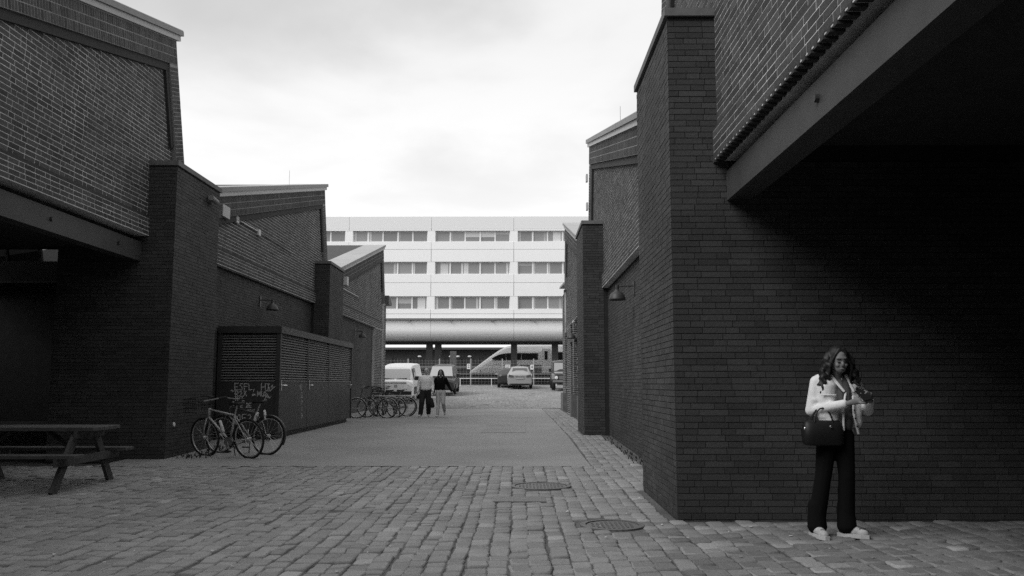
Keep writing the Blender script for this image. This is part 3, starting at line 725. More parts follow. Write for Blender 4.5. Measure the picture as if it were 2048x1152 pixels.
def slab(parent, name, pts, m, dv):
    a = [V(p) for p in pts]; d = V(dv); mb = MB(); mb.loft([a, [p + d for p in a]]); return mb.build(name, m, parent)

# silver hatchback, tail to the camera (front is away: +y)
T = thing('parked_car', 'silver hatchback seen from behind in front of the mesh fence', 'car', (.16, 59.3, g(60.5)), 0, 'cars parked at the end of the lane')
T.rotation_euler = (math.atan(.044), 0, 0)
car_body(T, [(0, .42, .86, .92, .70, .80, .70), (.05, .30, .93, 1.0, .80, .87, .72), (.30, .22, .95, 1.16, .84, .88, .66), (.62, .2, .95, 1.44, .85, .88, .60), (1.2, .2, .94, 1.50, .85, .88, .60), (2.3, .2, .92, 1.48, .85, .88, .60), (2.9, .2, .9, 1.28, .85, .88, .64), (3.4, .2, .88, .98, .85, .87, .72), (4.1, .24, .78, .84, .80, .84, .70), (4.25, .35, .66, .70, .65, .72, .6)], 'car_silver')
slab(T, 'rear_window', [(-.56, .27, 1.03), (.56, .27, 1.03), (.48, .55, 1.38), (-.48, .55, 1.38)], 'car_glass', (0, -.035, .03))
for s in (-1, 1):
    slab(T, 'tail_light', [(s * .80, .02, .80), (s * .45, -.01, .80), (s * .45, -.01, .92), (s * .76, .03, .98)], 'tail_light', (0, -.03, 0))
    slab(T, 'side_window', [(s * .85, .75, 1.0), (s * .85, 2.7, .98), (s * .66, 2.5, 1.38), (s * .66, .9, 1.40)], 'car_glass', (s * .02, 0, .01))
    slab(T, 'mirror', [(s * .88, 2.5, .98), (s * 1.05, 2.5, 1.0), (s * 1.05, 2.5, 1.12), (s * .88, 2.5, 1.1)], 'car_silver', (0, -.1, 0))
    for y in (.75, 3.35): wheel(T, s * .78, y, .31, .19)
slab(T, 'number_plate', [(-.27, -.02, .66), (.27, -.02, .66), (.27, -.02, .77), (-.27, -.02, .77)], 'metal_light', (0, -.02, 0))
slab(T, 'bumper', [(-.78, -.02, .36), (.78, -.02, .36), (.82, -.02, .60), (-.82, -.02, .60)], 'car_silver', (0, -.06, 0))
slab(T, 'bumper_lip', [(-.62, -.0, .26), (.62, -.0, .26), (.66, -.0, .35), (-.66, -.0, .35)], 'black_plastic', (0, -.05, 0))
slab(T, 'chrome_strip', [(-.32, -.01, .84), (.32, -.01, .84), (.32, -.01, .87), (-.32, -.01, .87)], 'chrome', (0, -.03, 0))
# dark car half hidden on its left
T = thing('parked_car', 'dark car half hidden on the left of the silver hatchback', 'car', (-.58, 61.3, g(62)), 0, 'cars parked at the end of the lane')
car_body(T, [(0, .42, .80, .86, .70, .80, .70), (.06, .30, .88, .95, .80, .87, .72), (.7, .22, .92, 1.3, .84, .88, .64), (1.2, .2, .93, 1.42, .85, .88, .60), (2.4, .2, .92, 1.42, .85, .88, .60), (3.3, .2, .86, .95, .85, .87, .72), (4.1, .26, .74, .78, .74, .80, .66)], 'car_dark')
slab(T, 'rear_window', [(-.55, .5, 1.0), (.55, .5, 1.0), (.48, .85, 1.32), (-.48, .85, 1.32)], 'car_glass', (0, -.1, .04))
for s in (-1, 1):
    for y in (.75, 3.3): wheel(T, s * .78, y, .31, .19)
    slab(T, 'mirror', [(s * .88, 2.3, .94), (s * 1.06, 2.3, .96), (s * 1.06, 2.3, 1.08), (s * .88, 2.3, 1.06)], 'metal_light', (0, -.1, 0))
# boxy off-roader on the right
T = thing('parked_car', 'boxy off-road car with pale bonnet at the right wall', 'car', (3.18, 56.8, g(58)), 0, 'cars parked at the end of the lane')
T.rotation_euler = (math.atan(.044), 0, 0)
car_body(T, [(0, .50, .98, 1.03, .72, .80, .74), (.06, .45, 1.02, 1.10, .80, .84, .78), (1.15, .45, 1.08, 1.16, .84, .86, .78), (1.25, .45, 1.10, 1.24, .84, .86, .78), (1.42, .45, 1.10, 1.86, .84, .86, .76), (1.6, .45, 1.10, 1.92, .84, .86, .76), (4.0, .45, 1.10, 1.92, .84, .86, .76), (4.1, .5, 1.1, 1.86, .8, .82, .72)], 'car_dark')
slab(T, 'windscreen', [(-.70, 1.30, 1.26), (.70, 1.30, 1.26), (.68, 1.42, 1.80), (-.68, 1.42, 1.80)], 'van_glass', (0, -.04, .01))
slab(T, 'bonnet', [(-.70, .05, 1.12), (.70, .05, 1.12), (.72, 1.2, 1.19), (-.72, 1.2, 1.19)], 'car_silver', (0, 0, .03))
slab(T, 'grille', [(-.42, -.01, .74), (.42, -.01, .74), (.42, -.01, .98), (-.42, -.01, .98)], 'frame_grey', (0, -.03, 0))
slab(T, 'bumper', [(-.84, -.05, .56), (.84, -.05, .56), (.84, -.05, .70), (-.84, -.05, .70)], 'metal_mid', (0, -.12, 0))
for s in (-1, 1):
    MB().lathe([(.11, 0), (.11, .04), (.001, .06)], 14, Matrix.Translation((s * .60, -.0, .86)) @ Matrix.Rotation(R(90), 4, 'X')).build('headlight', 'lit_lamp_glass', T)
    slab(T, 'wing', [(s * .70, -.02, .75), (s * .88, -.02, .75), (s * .88, -.02, 1.06), (s * .70, -.02, 1.06)], 'car_silver', (0, .9, .04))
    slab(T, 'mirror', [(s * .88, 1.2, 1.2), (s * 1.06, 1.2, 1.2), (s * 1.06, 1.2, 1.42), (s * .88, 1.2, 1.42)], 'black_plastic', (0, .08, 0))
    for y in (.7, 3.3): wheel(T, s * .76, y, .39, .26)
# white van by the left hall
T = thing('parked_van', 'white van facing the camera by the left hall behind the bicycles', 'van', (-6.32, 44.0, g(46)), 0, 'cars parked at the end of the lane')
T.rotation_euler = (math.atan(.035), 0, 0)
car_body(T, [(0, .35, .80, .95, .80, .86, .80), (.06, .28, .95, 1.10, .88, .92, .84), (.32, .25, 1.08, 1.20, .90, .93, .82), (.82, .25, 1.12, 1.78, .91, .93, .72), (1.1, .25, 1.12, 1.88, .91, .93, .73), (1.5, .25, 1.12, 1.93, .91, .93, .74), (2.5, .25, 1.12, 1.98, .91, .93, .76), (4.5, .25, 1.12, 1.96, .91, .93, .76), (4.65, .3, 1.1, 1.85, .88, .9, .74)], 'car_white')
slab(T, 'windscreen', [(-.76, .33, 1.17), (.76, .33, 1.17), (.69, .74, 1.68), (-.69, .74, 1.68)], 'van_glass', (0, -.05, .03))
for s, lb in ((-1, 0), (1, 0)):
    slab(T, 'wiper', [(s * .05, .27, 1.17), (s * .6, .27, 1.20), (s * .6, .25, 1.23), (s * .05, .25, 1.20)], 'black_plastic', (0, -.02, .02))
    slab(T, 'headlight', [(s * .52, .0, .70), (s * .82, .05, .70), (s * .84, .06, .90), (s * .52, .02, .90)], 'lit_lamp_glass', (0, -.03, 0))
    slab(T, 'side_window', [(s * .93, .75, 1.16), (s * .93, 1.75, 1.16), (s * .80, 1.7, 1.74), (s * .80, 1.0, 1.74)], 'car_glass', (s * .015, 0, .01))
    slab(T, 'mirror', [(s * .94, .82, 1.12), (s * 1.16, .82, 1.12), (s * 1.16, .82, 1.33), (s * .94, .82, 1.33)], 'black_plastic', (0, .08, 0))
    slab(T, 'side_trim', [(s * .932, .7, .40), (s * .932, 4.4, .40), (s * .935, 4.4, .78), (s * .935, .7, .78)], 'car_dark', (s * .012, 0, 0))
    for y in (.85, 3.7): wheel(T, s * .80, y, .33, .2)
slab(T, 'grille_line', [(-.78, .05, 1.00), (.60, .05, 1.00), (.60, .06, 1.035), (-.78, .06, 1.035)], 'black_plastic', (0, -.06, 0))
slab(T, 'bumper', [(-.86, .0, .34), (.86, .0, .34), (.88, .0, .58), (-.88, .0, .58)], 'black_plastic', (0, -.1, 0))
MB().lathe([(.09, 0), (.09, .012), (.001, .016)], 16, Matrix.Translation((.05, -.0, .86)) @ Matrix.Rotation(R(90), 4, 'X')).build('badge', 'chrome', T)
# dark people carrier behind the couple
T = thing('parked_car', 'dark tall car facing the camera behind the walking couple', 'car', (-4.62, 51.0, g(53)), 0, 'cars parked at the end of the lane')
T.rotation_euler = (math.atan(.044), 0, 0)
car_body(T, [(0, .40, .74, .80, .72, .80, .70), (.08, .28, .84, .92, .82, .87, .74), (.75, .24, .96, 1.02, .85, .88, .76), (1.55, .22, 1.0, 1.62, .86, .89, .66), (1.9, .22, 1.0, 1.72, .86, .89, .66), (3.4, .22, 1.0, 1.74, .86, .89, .66), (4.3, .25, .98, 1.6, .84, .87, .64), (4.4, .35, .9, 1.0, .8, .84, .7)], 'car_dark')
slab(T, 'windscreen', [(-.70, .82, 1.05), (.70, .82, 1.05), (.60, 1.50, 1.62), (-.60, 1.50, 1.62)], 'van_glass', (0, -.05, .05))
for s in (-1, 1):
    slab(T, 'headlight', [(s * .45, .02, .62), (s * .78, .1, .66), (s * .78, .12, .80), (s * .45, .04, .76)], 'lit_lamp_glass', (0, -.04, 0))
    slab(T, 'mirror', [(s * .88, 1.3, 1.02), (s * 1.1, 1.3, 1.02), (s * 1.1, 1.3, 1.2), (s * .88, 1.3, 1.2)], 'black_plastic', (0, .08, 0))
    for y in (.85, 3.5): wheel(T, s * .79, y, .32, .2)

# ------------------------------------------------------------------ equipment cabinet
CX0, CX1, CY0, CY1, CZ0, CZ1 = -6.60, -5.22, 18.72, 26.95, .27, 2.60
T = thing('equipment_cabinet', 'dark louvred metal cabinet with white scrawls against the left hall', 'cabinet', (0, 0, 0))
MB().box(CX0, CX1 - .06, CY0 + .06, CY1 - .02, CZ0, CZ1 - .16).build('core', 'cabinet_paint', T)
MB().box(CX0 + .1, CX1 - .12, CY0 + .15, CY1 - .15, .0, CZ0).build('plinth', 'black_plastic', T)
MB().box(CX0 - .002, CX1 + .02, CY0 - .02, CY1 + .02, CZ1 - .15, CZ1).build('roof', 'cabinet_paint', T)
for x, y in ((CX1 - .09, CY0), (CX1 - .09, CY1 - .09), (CX0, CY0)):
    MB().box(x, x + .09, y, y + .09, CZ0, CZ1 - .151).build('corner_post', 'cabinet_paint', T)
zm = 1.38
end = MB().box(CX0 + .09, CX1 - .09, CY0 + .03, CY0 + .058, CZ0, zm).build('end_panel', 'cabinet_paint', T)
pt = .058
sl_end = MB(); L_ = CX1 - CX0 - .18
sl_end.loft([[V((0, .012, .012)), V((0, -.026, -.012)), V((0, -.026, -.004)), V((0, .012, .022))], [V((L_, .012, .012)), V((L_, -.026, -.012)), V((L_, -.026, -.004)), V((L_, .012, .022))]])
sme = sl_end.mesh('slat', 'cabinet_slat')
z = zm + .02
while z < CZ1 - .19: link('slat', sme, T, (CX0 + .09, CY0 + .045, z)); z += pt
yd = [CY0 + .09, 21.33, 23.72, CY1 - .09]
for i in range(3):
    a, b = yd[i] + .012, yd[i + 1] - .012
    d = MB().box(CX1 - .058, CX1 - .028, a, b, CZ0, zm).build('door', 'cabinet_paint', T)
    MB().box(CX1 - .058, CX1 - .018, a, a + .05, zm, CZ1 - .16).build('louvre_frame', 'cabinet_paint', d)
    MB().box(CX1 - .058, CX1 - .018, b - .05, b, zm, CZ1 - .16).build('louvre_frame', 'cabinet_paint', d)
    ms = MB(); ln = b - a - .1
    ms.loft([[V((-.012, 0, .012)), V((.026, 0, -.012)), V((.026, 0, -.004)), V((-.012, 0, .022))], [V((-.012, ln, .012)), V((.026, ln, -.012)), V((.026, ln, -.004)), V((-.012, ln, .022))]])
    mm = ms.mesh('slat', 'cabinet_slat'); z = zm + .02
    while z < CZ1 - .19: link('slat', mm, d, (CX1 - .045, a + .05, z)); z += pt
    hy_ = (a + .12, a + .14, b - .12)[i]; hs = 1 if i < 2 else -1
    hm = MB(); hm.tube([(CX1 - .03, hy_, 1.30), (CX1 + .03, hy_, 1.30), (CX1 + .035, hy_ + .17 * hs * (1.6 if i == 0 else 1), 1.30)], .013, 6); hm.box(CX1 - .028, CX1 - .012, hy_ - .03, hy_ + .03, 1.19, 1.42)
    hm.build('handle', 'chrome', d)
# scrawls: paint strokes lying on the panel
GL = {'E': [[(1, 0), (0, 0), (0, 1), (1, 1)], [(0, .5), (.8, .5)]], 'S': [[(1, .95), (.3, 1), (0, .75), (.9, .35), (.7, 0), (0, .05)]], 'L': [[(0, 1), (0, 0), (.9, 0)]],
      'H': [[(0, 0), (0, 1)], [(1, 0), (1, 1)], [(0, .5), (1, .5)]], 'T': [[(.5, 0), (.5, 1)], [(0, 1), (1, 1)]], 'Z': [[(0, 1), (1, .9), (0, .1), (1.1, 0)]], 'R': [[(0, 0), (0, 1), (.8, .9), (.8, .6), (0, .5), (1, 0)]],
      'M': [[(0, 0), (.1, .9), (.5, .3), (.9, .9), (1, 0)]], 'U': [[(0, .9), (.1, .1), (.7, .05), (.9, .9)]], 'A': [[(0, 0), (.5, 1), (1, 0)], [(.2, .4), (.8, .4)]], 'O': [[(.5, 1), (.05, .6), (.3, 0), (.9, .3), (.8, .9), (.4, 1)]],
      'X': [[(0, 0), (1, 1)], [(0, 1), (1, 0)]], '2': [[(0, .8), (.5, 1), (.9, .7), (0, 0), (1, .05)]], 'F': [[(0, 0), (0, 1), (1, 1)], [(0, .5), (.8, .5)]], ',': [[(.2, .1), (0, -.3)]], '~': [[(0, .4), (.3, .7), (.6, .3), (1, .6)]], '_': [[(0, 0), (1.2, .05)]]}
def scrawl(parent, name, P, nrm, lines, wd):
    for (u0, v0, h, txt) in lines:
        mb = MB(); u = u0
        for ch in txt:
            if ch == ' ': u += h * .5; continue
            for stx in GL[ch]:
                pts = [(u + a * h * .55 + random.uniform(-.008, .008), v0 + b * h + random.uniform(-.008, .008)) for a, b in stx]
                for (a, b), (c, d) in zip(pts, pts[1:]):
                    dx, dz = c - a, d - b; ln = math.hypot(dx, dz) or 1; ox, oz = -dz / ln * wd, dx / ln * wd; ex, ez = dx / ln * wd * .6, dz / ln * wd * .6
                    q = [P(a - ex + ox, b - ez + oz), P(a - ex - ox, b - ez - oz), P(c + ex - ox, d + ez - oz), P(c + ex + ox, d + ez + oz)]
                    mb.loft([q, [p + nrm * random.uniform(.0012, .0024) for p in q]])
            u += h * .75
        mb.build(name, 'paint_mark', parent)['kind'] = 'stuff'
scrawl(end, 'scrawl', lambda u, v: V((CX0 + .09 + u, CY0 + .029, v)), V((0, -1, 0)),
       [(.30, 1.20, .14, 'ESFL, HT~Z'), (.32, 1.06, .12, 'R2X'), (.80, 1.06, .12, 'MUS'), (.33, .96, .10, 'R~L'), (.45, .82, .09, 'E 2E'), (.62, .76, .09, '__'), (.38, .52, .15, 'OF2'), (.42, .42, .08, '~_'), (.22, 1.12, .12, '~'), (1.02, 1.12, .2, '~'), (.95, .98, .12, '2~'), (.24, .86, .1, 'Z')], .009)
d0 = [c for c in T.children if c.name.startswith('door')][0]
scrawl(d0, 'scrawl', lambda u, v: V((CX1 - .027, 20.6 + u, v)), V((1, 0, 0)), [(0, 1.18, .15, 'MU'), (.1, 1.0, .13, 'S2'), (.15, .84, .12, 'U~'), (.2, .68, .12, 'O'), (.2, .5, .12, 'Z~')], .008)
sc_st = scrawl(end, 'sticker_mark', lambda u, v: V((CX0 + .09 + u, CY0 + .029, v)), V((0, -1, 0)), [(.70, 1.09, .03, '_'), (.72, 1.10, .03, '_')], .02)

# ------------------------------------------------------------------ wall lamps
def lamp(side, x, y, z, label):
    s = side; t = thing('wall_lamp', label, 'lamp', (x, y, z), 0, 'barn lamps along the walls')
    MB().box(min(0, .03 * s), max(0, .03 * s), -.05, .05, -.14, .12).build('wall_plate', 'lamp_paint', t)
    MB().tube([(0, 0, .03), (.22 * s, 0, .03), (.29 * s, 0, .02), (.33 * s, 0, -.04)], .013, 8).build('arm', 'lamp_paint', t)
    MB().tube([(.33 * s, 0, .04), (.33 * s, 0, -.08)], .032, 10).build('socket', 'lamp_paint', t)
    MB().lathe([(.032, -.04), (.05, -.07), (.10, -.10), (.135, -.15), (.150, -.21), (.155, -.235), (.142, -.233), (.125, -.155), (.035, -.08)], 24, Matrix.Translation((.33 * s, 0, 0))).build('lamp_shade', 'lamp_paint', t, True)
lamp(1, XL(-.09), 21.75, 3.45, 'dark barn lamp on the left wall above the cabinet')
lamp(1, XL(-.12), 34.7, 3.45, 'dark barn lamp on the far left wall above the bicycle stand')
lamp(-1, XR(-.10), 15.6, 3.10, 'large dark barn lamp on the right wall between the two piers')
lamp(-1, XR(-.10), 29.0, 3.10, 'dark barn lamp on the right wall beyond the second pier')
# bullet camera on the first left pier
t = thing('security_camera', 'small tubular security camera on the first left pier', 'camera', (XL(.497), 16.35, 4.93))
MB().box(0, .03, -.06, .06, -.06, .06).build('bracket', 'metal_mid', t)
MB().tube([(.02, 0, 0), (.08, 0, 0)], .02, 8).build('arm', 'metal_mid', t)
MB().tube([(.09, -.14, .01), (.09, .18, -.02)], .055, 12).build('housing', 'metal_mid', t)

# ------------------------------------------------------------------ picnic table
T = thing('picnic_table', 'dark wooden picnic table with attached benches at the left pier', 'table', (-6.35, 11.12, g(11)))
def plank(name, x0, x1, y0, y1, z0, z1, par=None):
    mb = MB(); b = .006
    mb.loft([[V((x0, y0, z0)), V((x1, y0, z0)), V((x1, y1, z0)), V((x0, y1, z0))], [V((x0, y0, z1 - b)), V((x1, y0, z1 - b)), V((x1, y1, z1 - b)), V((x0, y1, z1 - b))], [V((x0 + b, y0 + b, z1)), V((x1 - b, y0 + b, z1)), V((x1 - b, y1 - b, z1)), V((x0 + b, y1 - b, z1))]])
    return mb.build(name, 'wood_old', par or T)
for i in range(5): plank('top_plank', -.95, 1.03, -.36 + i * .147, -.36 + i * .147 + .138, .725, .770)
for yb in (-.80, .56):
    for i in range(2): plank('bench_plank', -.95, 1.03, yb + i * .128, yb + i * .128 + .12, .415, .455)
for xe in (-.72, .78):
    for s in (-1, 1):
        a = V((xe, s * .22, .72)); b = V((xe, s * .74, -.02)); d = (b - a).normalized(); q = d.cross(V((1, 0, 0)))
        mb = MB(); mb.obox(a, V((1, 0, 0)), d, q, -.045, .0, 0, (b - a).length, -.06, .06); mb.build('leg', 'wood_old', T)
    MB().box(xe + .002, xe + .045, -.80, .80, .315, .413).build('bench_bearer', 'wood_old', T)
    MB().box(xe + .002, xe + .045, -.36, .36, .63, .723).build('top_bearer', 'wood_old', T)
    sx = 1 if xe < 0 else -1
    MB().tube([(xe + .05 * sx, 0, .37), (xe + .5 * sx, 0, .70)], .035, 4).build('brace', 'wood_old', T)

# ------------------------------------------------------------------ bicycles (pointing to -x)
def torus(r, q, a0=0, a1=360, seg=36, cs=8, sz=1.0):
    pts = [(r * math.cos(R(a0 + (a1 - a0) * i / seg)), 0, r * math.sin(R(a0 + (a1 - a0) * i / seg))) for i in range(seg if a1 - a0 == 360 else seg + 1)]
    return MB().tube(pts, q, cs, closed=(a1 - a0 == 360))
WR = .335
def wheel_meshes():
    ty = torus(WR, .019).mesh('wheel', 'black_rubber'); rm = torus(WR - .026, .011).mesh('rim', 'rim_alu')
    sp_ = MB()
    for i in range(18):
        a = 2 * math.pi * i / 18; s = .02 if i % 2 else -.02
        sp_.tube([(.02 * math.cos(a + .6), s, .02 * math.sin(a + .6)), ((WR - .03) * math.cos(a), 0, (WR - .03) * math.sin(a))], .0022, 4)
    hb = MB().tube([(0, -.05, 0), (0, .05, 0)], .022, 10).mesh('hub', 'rim_alu')
    return ty, rm, sp_.mesh('spokes', 'rim_alu'), hb
WM = wheel_meshes()
def bicycle(label, loc, rz, frame, city=False, guards=True, basket=False, rack=False, rim=None, lean=6, bar='flat', bottle=None, seatz=.92, group=None):
    t = thing('bicycle', label, 'bicycle', loc, 0, group); t.rotation_euler = (R(lean), 0, rz)
    B = V((.08, 0, .28)); S = V((.235, 0, .74)); HT = V((-.36, 0, .86)); HB = V((-.405, 0, .70)); RA = V((.525, 0, WR)); FA = V((-.525, 0, WR))
    for c in (RA, FA):
        wh = link('wheel', WM[0], t, c)
        o = link('rim', WM[1], wh)
        o = link('spokes', WM[2], wh); o['kind'] = 'stuff'
        link('hub', WM[3], wh)
    f = MB()
    if city:
        f.tube([HB, V((-.2, 0, .45)), V((-.05, 0, .31)), B], .019, 8); f.tube([HT - V((0, 0, .04)), V((-.15, 0, .62)), B + (S - B) * .55], .015, 8)
    else:
        f.tube([HB, B], .020, 8); f.tube([HT - V((.005, 0, .03)), S], .016, 8)
    f.tube([B, S], .017, 8); f.tube([HT, HB], .022, 10)
    for s in (-1, 1):
        f.tube([S + V((0, s * .02, -.03)), RA + V((0, s * .06, 0))], .009, 6); f.tube([B + V((0, s * .03, 0)), RA + V((0, s * .06, 0))], .010, 6)
    f.build('frame', frame, t, True)
    k = MB(); k.tube([HB, HB + V((-.012, 0, -.03))], .022, 8)
    for s in (-1, 1): k.tube([HB + V((-.01, s * .035, -.02)), V((-.455, s * .05, .55)), FA + V((0, s * .05, 0))], .012, 6)
    k.build('fork', frame, t, True)
    MB().tube([HT, HT + V((.03, 0, .14))], .014, 8).build('stem', 'black_plastic', t)
    h0 = HT + V((.03, 0, .14))
    if bar == 'flat': pts = [h0 + V((.03, -.30, .01)), h0 + V((-.01, -.1, .0)), h0 + V((-.01, .1, 0)), h0 + V((.03, .30, .01))]
    else: pts = [h0 + V((.22, -.27, .06)), h0 + V((.05, -.27, .07)), h0 + V((-.04, -.1, .02)), h0 + V((-.04, .1, .02)), h0 + V((.05, .27, .07)), h0 + V((.22, .27, .06))]
    hbm = MB().tube(pts, .012, 8).build('handlebar', 'frame_grey', t)
    for p, q in ((pts[0], pts[1]), (pts[-1], pts[-2])): MB().tube([p, p + (q - p).normalized() * .12], .018, 8).build('grip', 'black_rubber', hbm)
    MB().tube([S, V((S.x + (seatz - S.z) * .32, 0, seatz))], .013, 8).build('seat_post', 'rim_alu', t)
    sx = S.x + (seatz - S.z) * .32
    mb = MB()
    prof = [(-.16, .018, .0), (-.10, .025, .004), (-.02, .045, .0), (.05, .085, .004), (.10, .088, .012), (.125, .05, .014)]
    mb.loft([[V((sx + x, -w_, seatz + dz)), V((sx + x, -w_ * .7, seatz + dz + .035)), V((sx + x, w_ * .7, seatz + dz + .035)), V((sx + x, w_, seatz + dz)), V((sx + x, 0, seatz + dz - .012))] for x, w_, dz in prof]); mb.build('saddle', 'black_plastic', t, True)
    cm = MB(); cm.lathe([(.001, -.004), (.09, -.004), (.09, .004), (.001, .004)], 20, Matrix.Translation((B.x, -.05, B.z)) @ Matrix.Rotation(R(90), 4, 'X')); cm.build('chainring', 'frame_grey', t)
    for s, a in ((-1, -70), (1, 110)):
        e_ = B + V((.17 * math.cos(R(a)), s * .075, .17 * math.sin(R(a))))
        c_ = MB().tube([B + V((0, s * .06, 0)), e_], .011, 6).build('crank', 'rim_alu', t)
        MB().box(e_.x - .045, e_.x + .045, min(e_.y, e_.y + s * .08), max(e_.y, e_.y + s * .08), e_.z - .012, e_.z + .012).build('pedal', 'black_plastic', c_)
    ch = MB(); ch.tube([V((B.x, -.05, B.z + .085)), V((RA.x, -.05, RA.z + .035))], .006, 4); ch.tube([V((B.x, -.05, B.z - .085)), V((RA.x, -.05, RA.z - .035))], .006, 4); ch.build('chain', 'dark_metal', t)
    if guards:
        for c, a0, a1 in ((RA, -25, 165), (FA, 20, 175)):
            mb = MB(); n_ = 20
            mb.loft([[V((c.x + r_ * math.cos(R(a)), y_, c.z + r_ * math.sin(R(a)))) for r_, y_ in ((WR + .035, -.027), (WR + .045, 0), (WR + .035, .027), (WR + .03, .02), (WR + .039, 0), (WR + .03, -.02))] for a in [a0 + (a1 - a0) * i / n_ for i in range(n_ + 1)]])
            mb.build('mudguard', guards if isinstance(guards, str) else 'frame_dark', t)
    if rack:
        mb = MB(); zr_ = .76
        for s in (-1, 1):
            mb.tube([(.26, s * .05, zr_), (.80, s * .05, zr_), (.83, s * .03, zr_ - .1)], .008, 6); mb.tube([(.62, s * .05, zr_), (RA.x, s * .065, RA.z)], .007, 6)
        for x in (.35, .48, .62, .78): mb.tube([(x, -.05, zr_), (x, .05, zr_)], .006, 6)
        mb.build('luggage_rack', 'rim_alu', t)
    if basket:
        bk = MB(); x0, x1, y0, y1, z0, z1 = -.80, -.47, -.2, .2, .80, 1.04
        for z in (z0, z0 + .08, z0 + .16, z1): bk.tube([(x0, y0, z), (x1, y0, z), (x1, y1, z), (x0, y1, z)], .007, 5, closed=True)
        n_ = 7
        for i in range(n_ + 1):
            x = x0 + (x1 - x0) * i / n_; y = y0 + (y1 - y0) * i / n_
            bk.tube([(x, y0, z1), (x, y0, z0), (x, y1, z0), (x, y1, z1)], .005, 4); bk.tube([(x0, y, z1), (x0, y, z0), (x1, y, z0), (x1, y, z1)], .005, 4)
        bk.build('basket', 'black_plastic', t)
    if bottle:
        for p, q, r_ in bottle: MB().cap(p, r_, q, r_ * .9, 12).build('bottle', 'frame_white', t, True)
    MB().tube([(.1, .05, .28), (.02, .16, .0)], .009, 6).build('kickstand', 'dark_metal', t)
    return t
NB_ = 'bicycles leaning at the cabinet'
bicycle('silver framed bicycle with a dark front basket leaning at the cabinet end', (-5.10, 15.15, g(15)), R(-27), 'frame_silver', basket=True, guards=False, lean=7, bottle=[((-.07, 0, .46), (-.13, 0, .62), .03)], group=NB_)
bicycle('dark bicycle with pale seat tube behind the silver one at the cabinet', (-5.02, 15.72, g(15.6)), R(-20), 'frame_dark', guards='frame_dark', lean=-5, bottle=[((.20, 0, .58), (.245, 0, .73), .034), ((.44, 0, .64), (.40, 0, .78), .026)], group=NB_)
GB_ = 'bicycles in the stand past the cabinet'
bicycle('grey step-through bicycle with rear luggage rack nearest in the stand', (-5.02, 29.6, g(29.6)), R(2), 'frame_grey', city=True, guards='metal_light', rack=True, lean=5, bar='swept', group=GB_)
bicycle('dark city bicycle second in the stand behind the grey one', (-4.82, 30.35, g(30)), R(-4), 'frame_dark', city=True, guards='frame_grey', basket=False, rack=True, lean=-4, bar='swept', group=GB_)
bicycle('bicycle with pale mudguards reaching farthest right in the stand', (-4.55, 31.3, g(31)), R(5), 'frame_dark', guards='metal_light', rack=True, lean=6, bar='swept', group=GB_)
bicycle('dark bicycle last in the stand beside the van', (-4.70, 32.3, g(32)), R(-3), 'frame_dark', guards='frame_dark', basket=True, lean=-5, group=GB_)
for i, (x, y) in enumerate(((-5.05, 29.85), (-4.8, 30.9), (-4.75, 32.0))):
    z = g(y)
    tag(MB().tube([(x - .25, y, z - .1), (x - .25, y, z + .62), (x - .15, y, z + .72), (x + .25, y, z + .72), (x + .35, y, z + .62), (x + .35, y, z - .1)], .022, 8).build('bicycle_stand', 'dark_metal'), ('nearest', 'middle', 'farthest')[i] + ' steel hoop of the bicycle stand past the cabinet', 'bicycle stand', 'hoops of the bicycle stand')

# ------------------------------------------------------------------ woman with the phone
WL = (2.80, 7.68, 0.0)
T = thing('person', 'woman in pale denim jacket and black trousers looking at a phone by the dark wall', 'person', WL)
sk = MB()
HC = V((.055, -.080, 1.540))
sk.ell(HC, (.070, .090, .105), 16, (R(24), 0, 0)); sk.ell(HC + V((0, -.035, -.068)), (.047, .05, .048), 12); sk.ell(HC + V((0, -.095, -.038)), (.012, .020, .024), 8, (R(20), 0, 0))
sk.ell(HC + V((.0, -.078, .015)), (.05, .018, .014), 10)
for s in (-1, 1): sk.ell(HC + V((s * .07, 0, -.01)), (.012, .02, .03), 8); sk.ell(HC + V((s * .034, -.066, -.045)), (.022, .02, .02), 8)
sk.cap((.055, .01, 1.36), .055, (.055, -.045, 1.49), .048, 12)
sk.ell((.055, .01, 1.25), (.13, .085, .17), 14); sk.ell((.045, .01, 1.02), (.115, .08, .16), 14); sk.ell((.03, .01, .88), (.14, .09, .11), 14)
ARM = {-1: (V((-.115, .015, 1.345)), V((-.165, .03, 1.095)), V((.065, -.245, 1.165))), 1: (V((.225, .015, 1.345)), V((.335, .03, 1.10)), V((.262, -.215, 1.185)))}
for s, (a, b, c) in ARM.items():
    sk.cap(a, .043, b, .036, 10); sk.cap(b, .036, c, .024, 10)
LEG = {-1: (V((-.045, .01, .86)), V((-.095, -.005, .48)), V((-.165, .02, .08))), 1: (V((.105, .01, .86)), V((.105, -.02, .48)), V((.095, .02, .08)))}
for s, (a, b, c) in LEG.items(): sk.cap(a, .078, b, .052, 10); sk.cap(b, .052, c, .036, 10); sk.cap(c, .036, c + V((.0, -.05, -.03)), .03, 8)
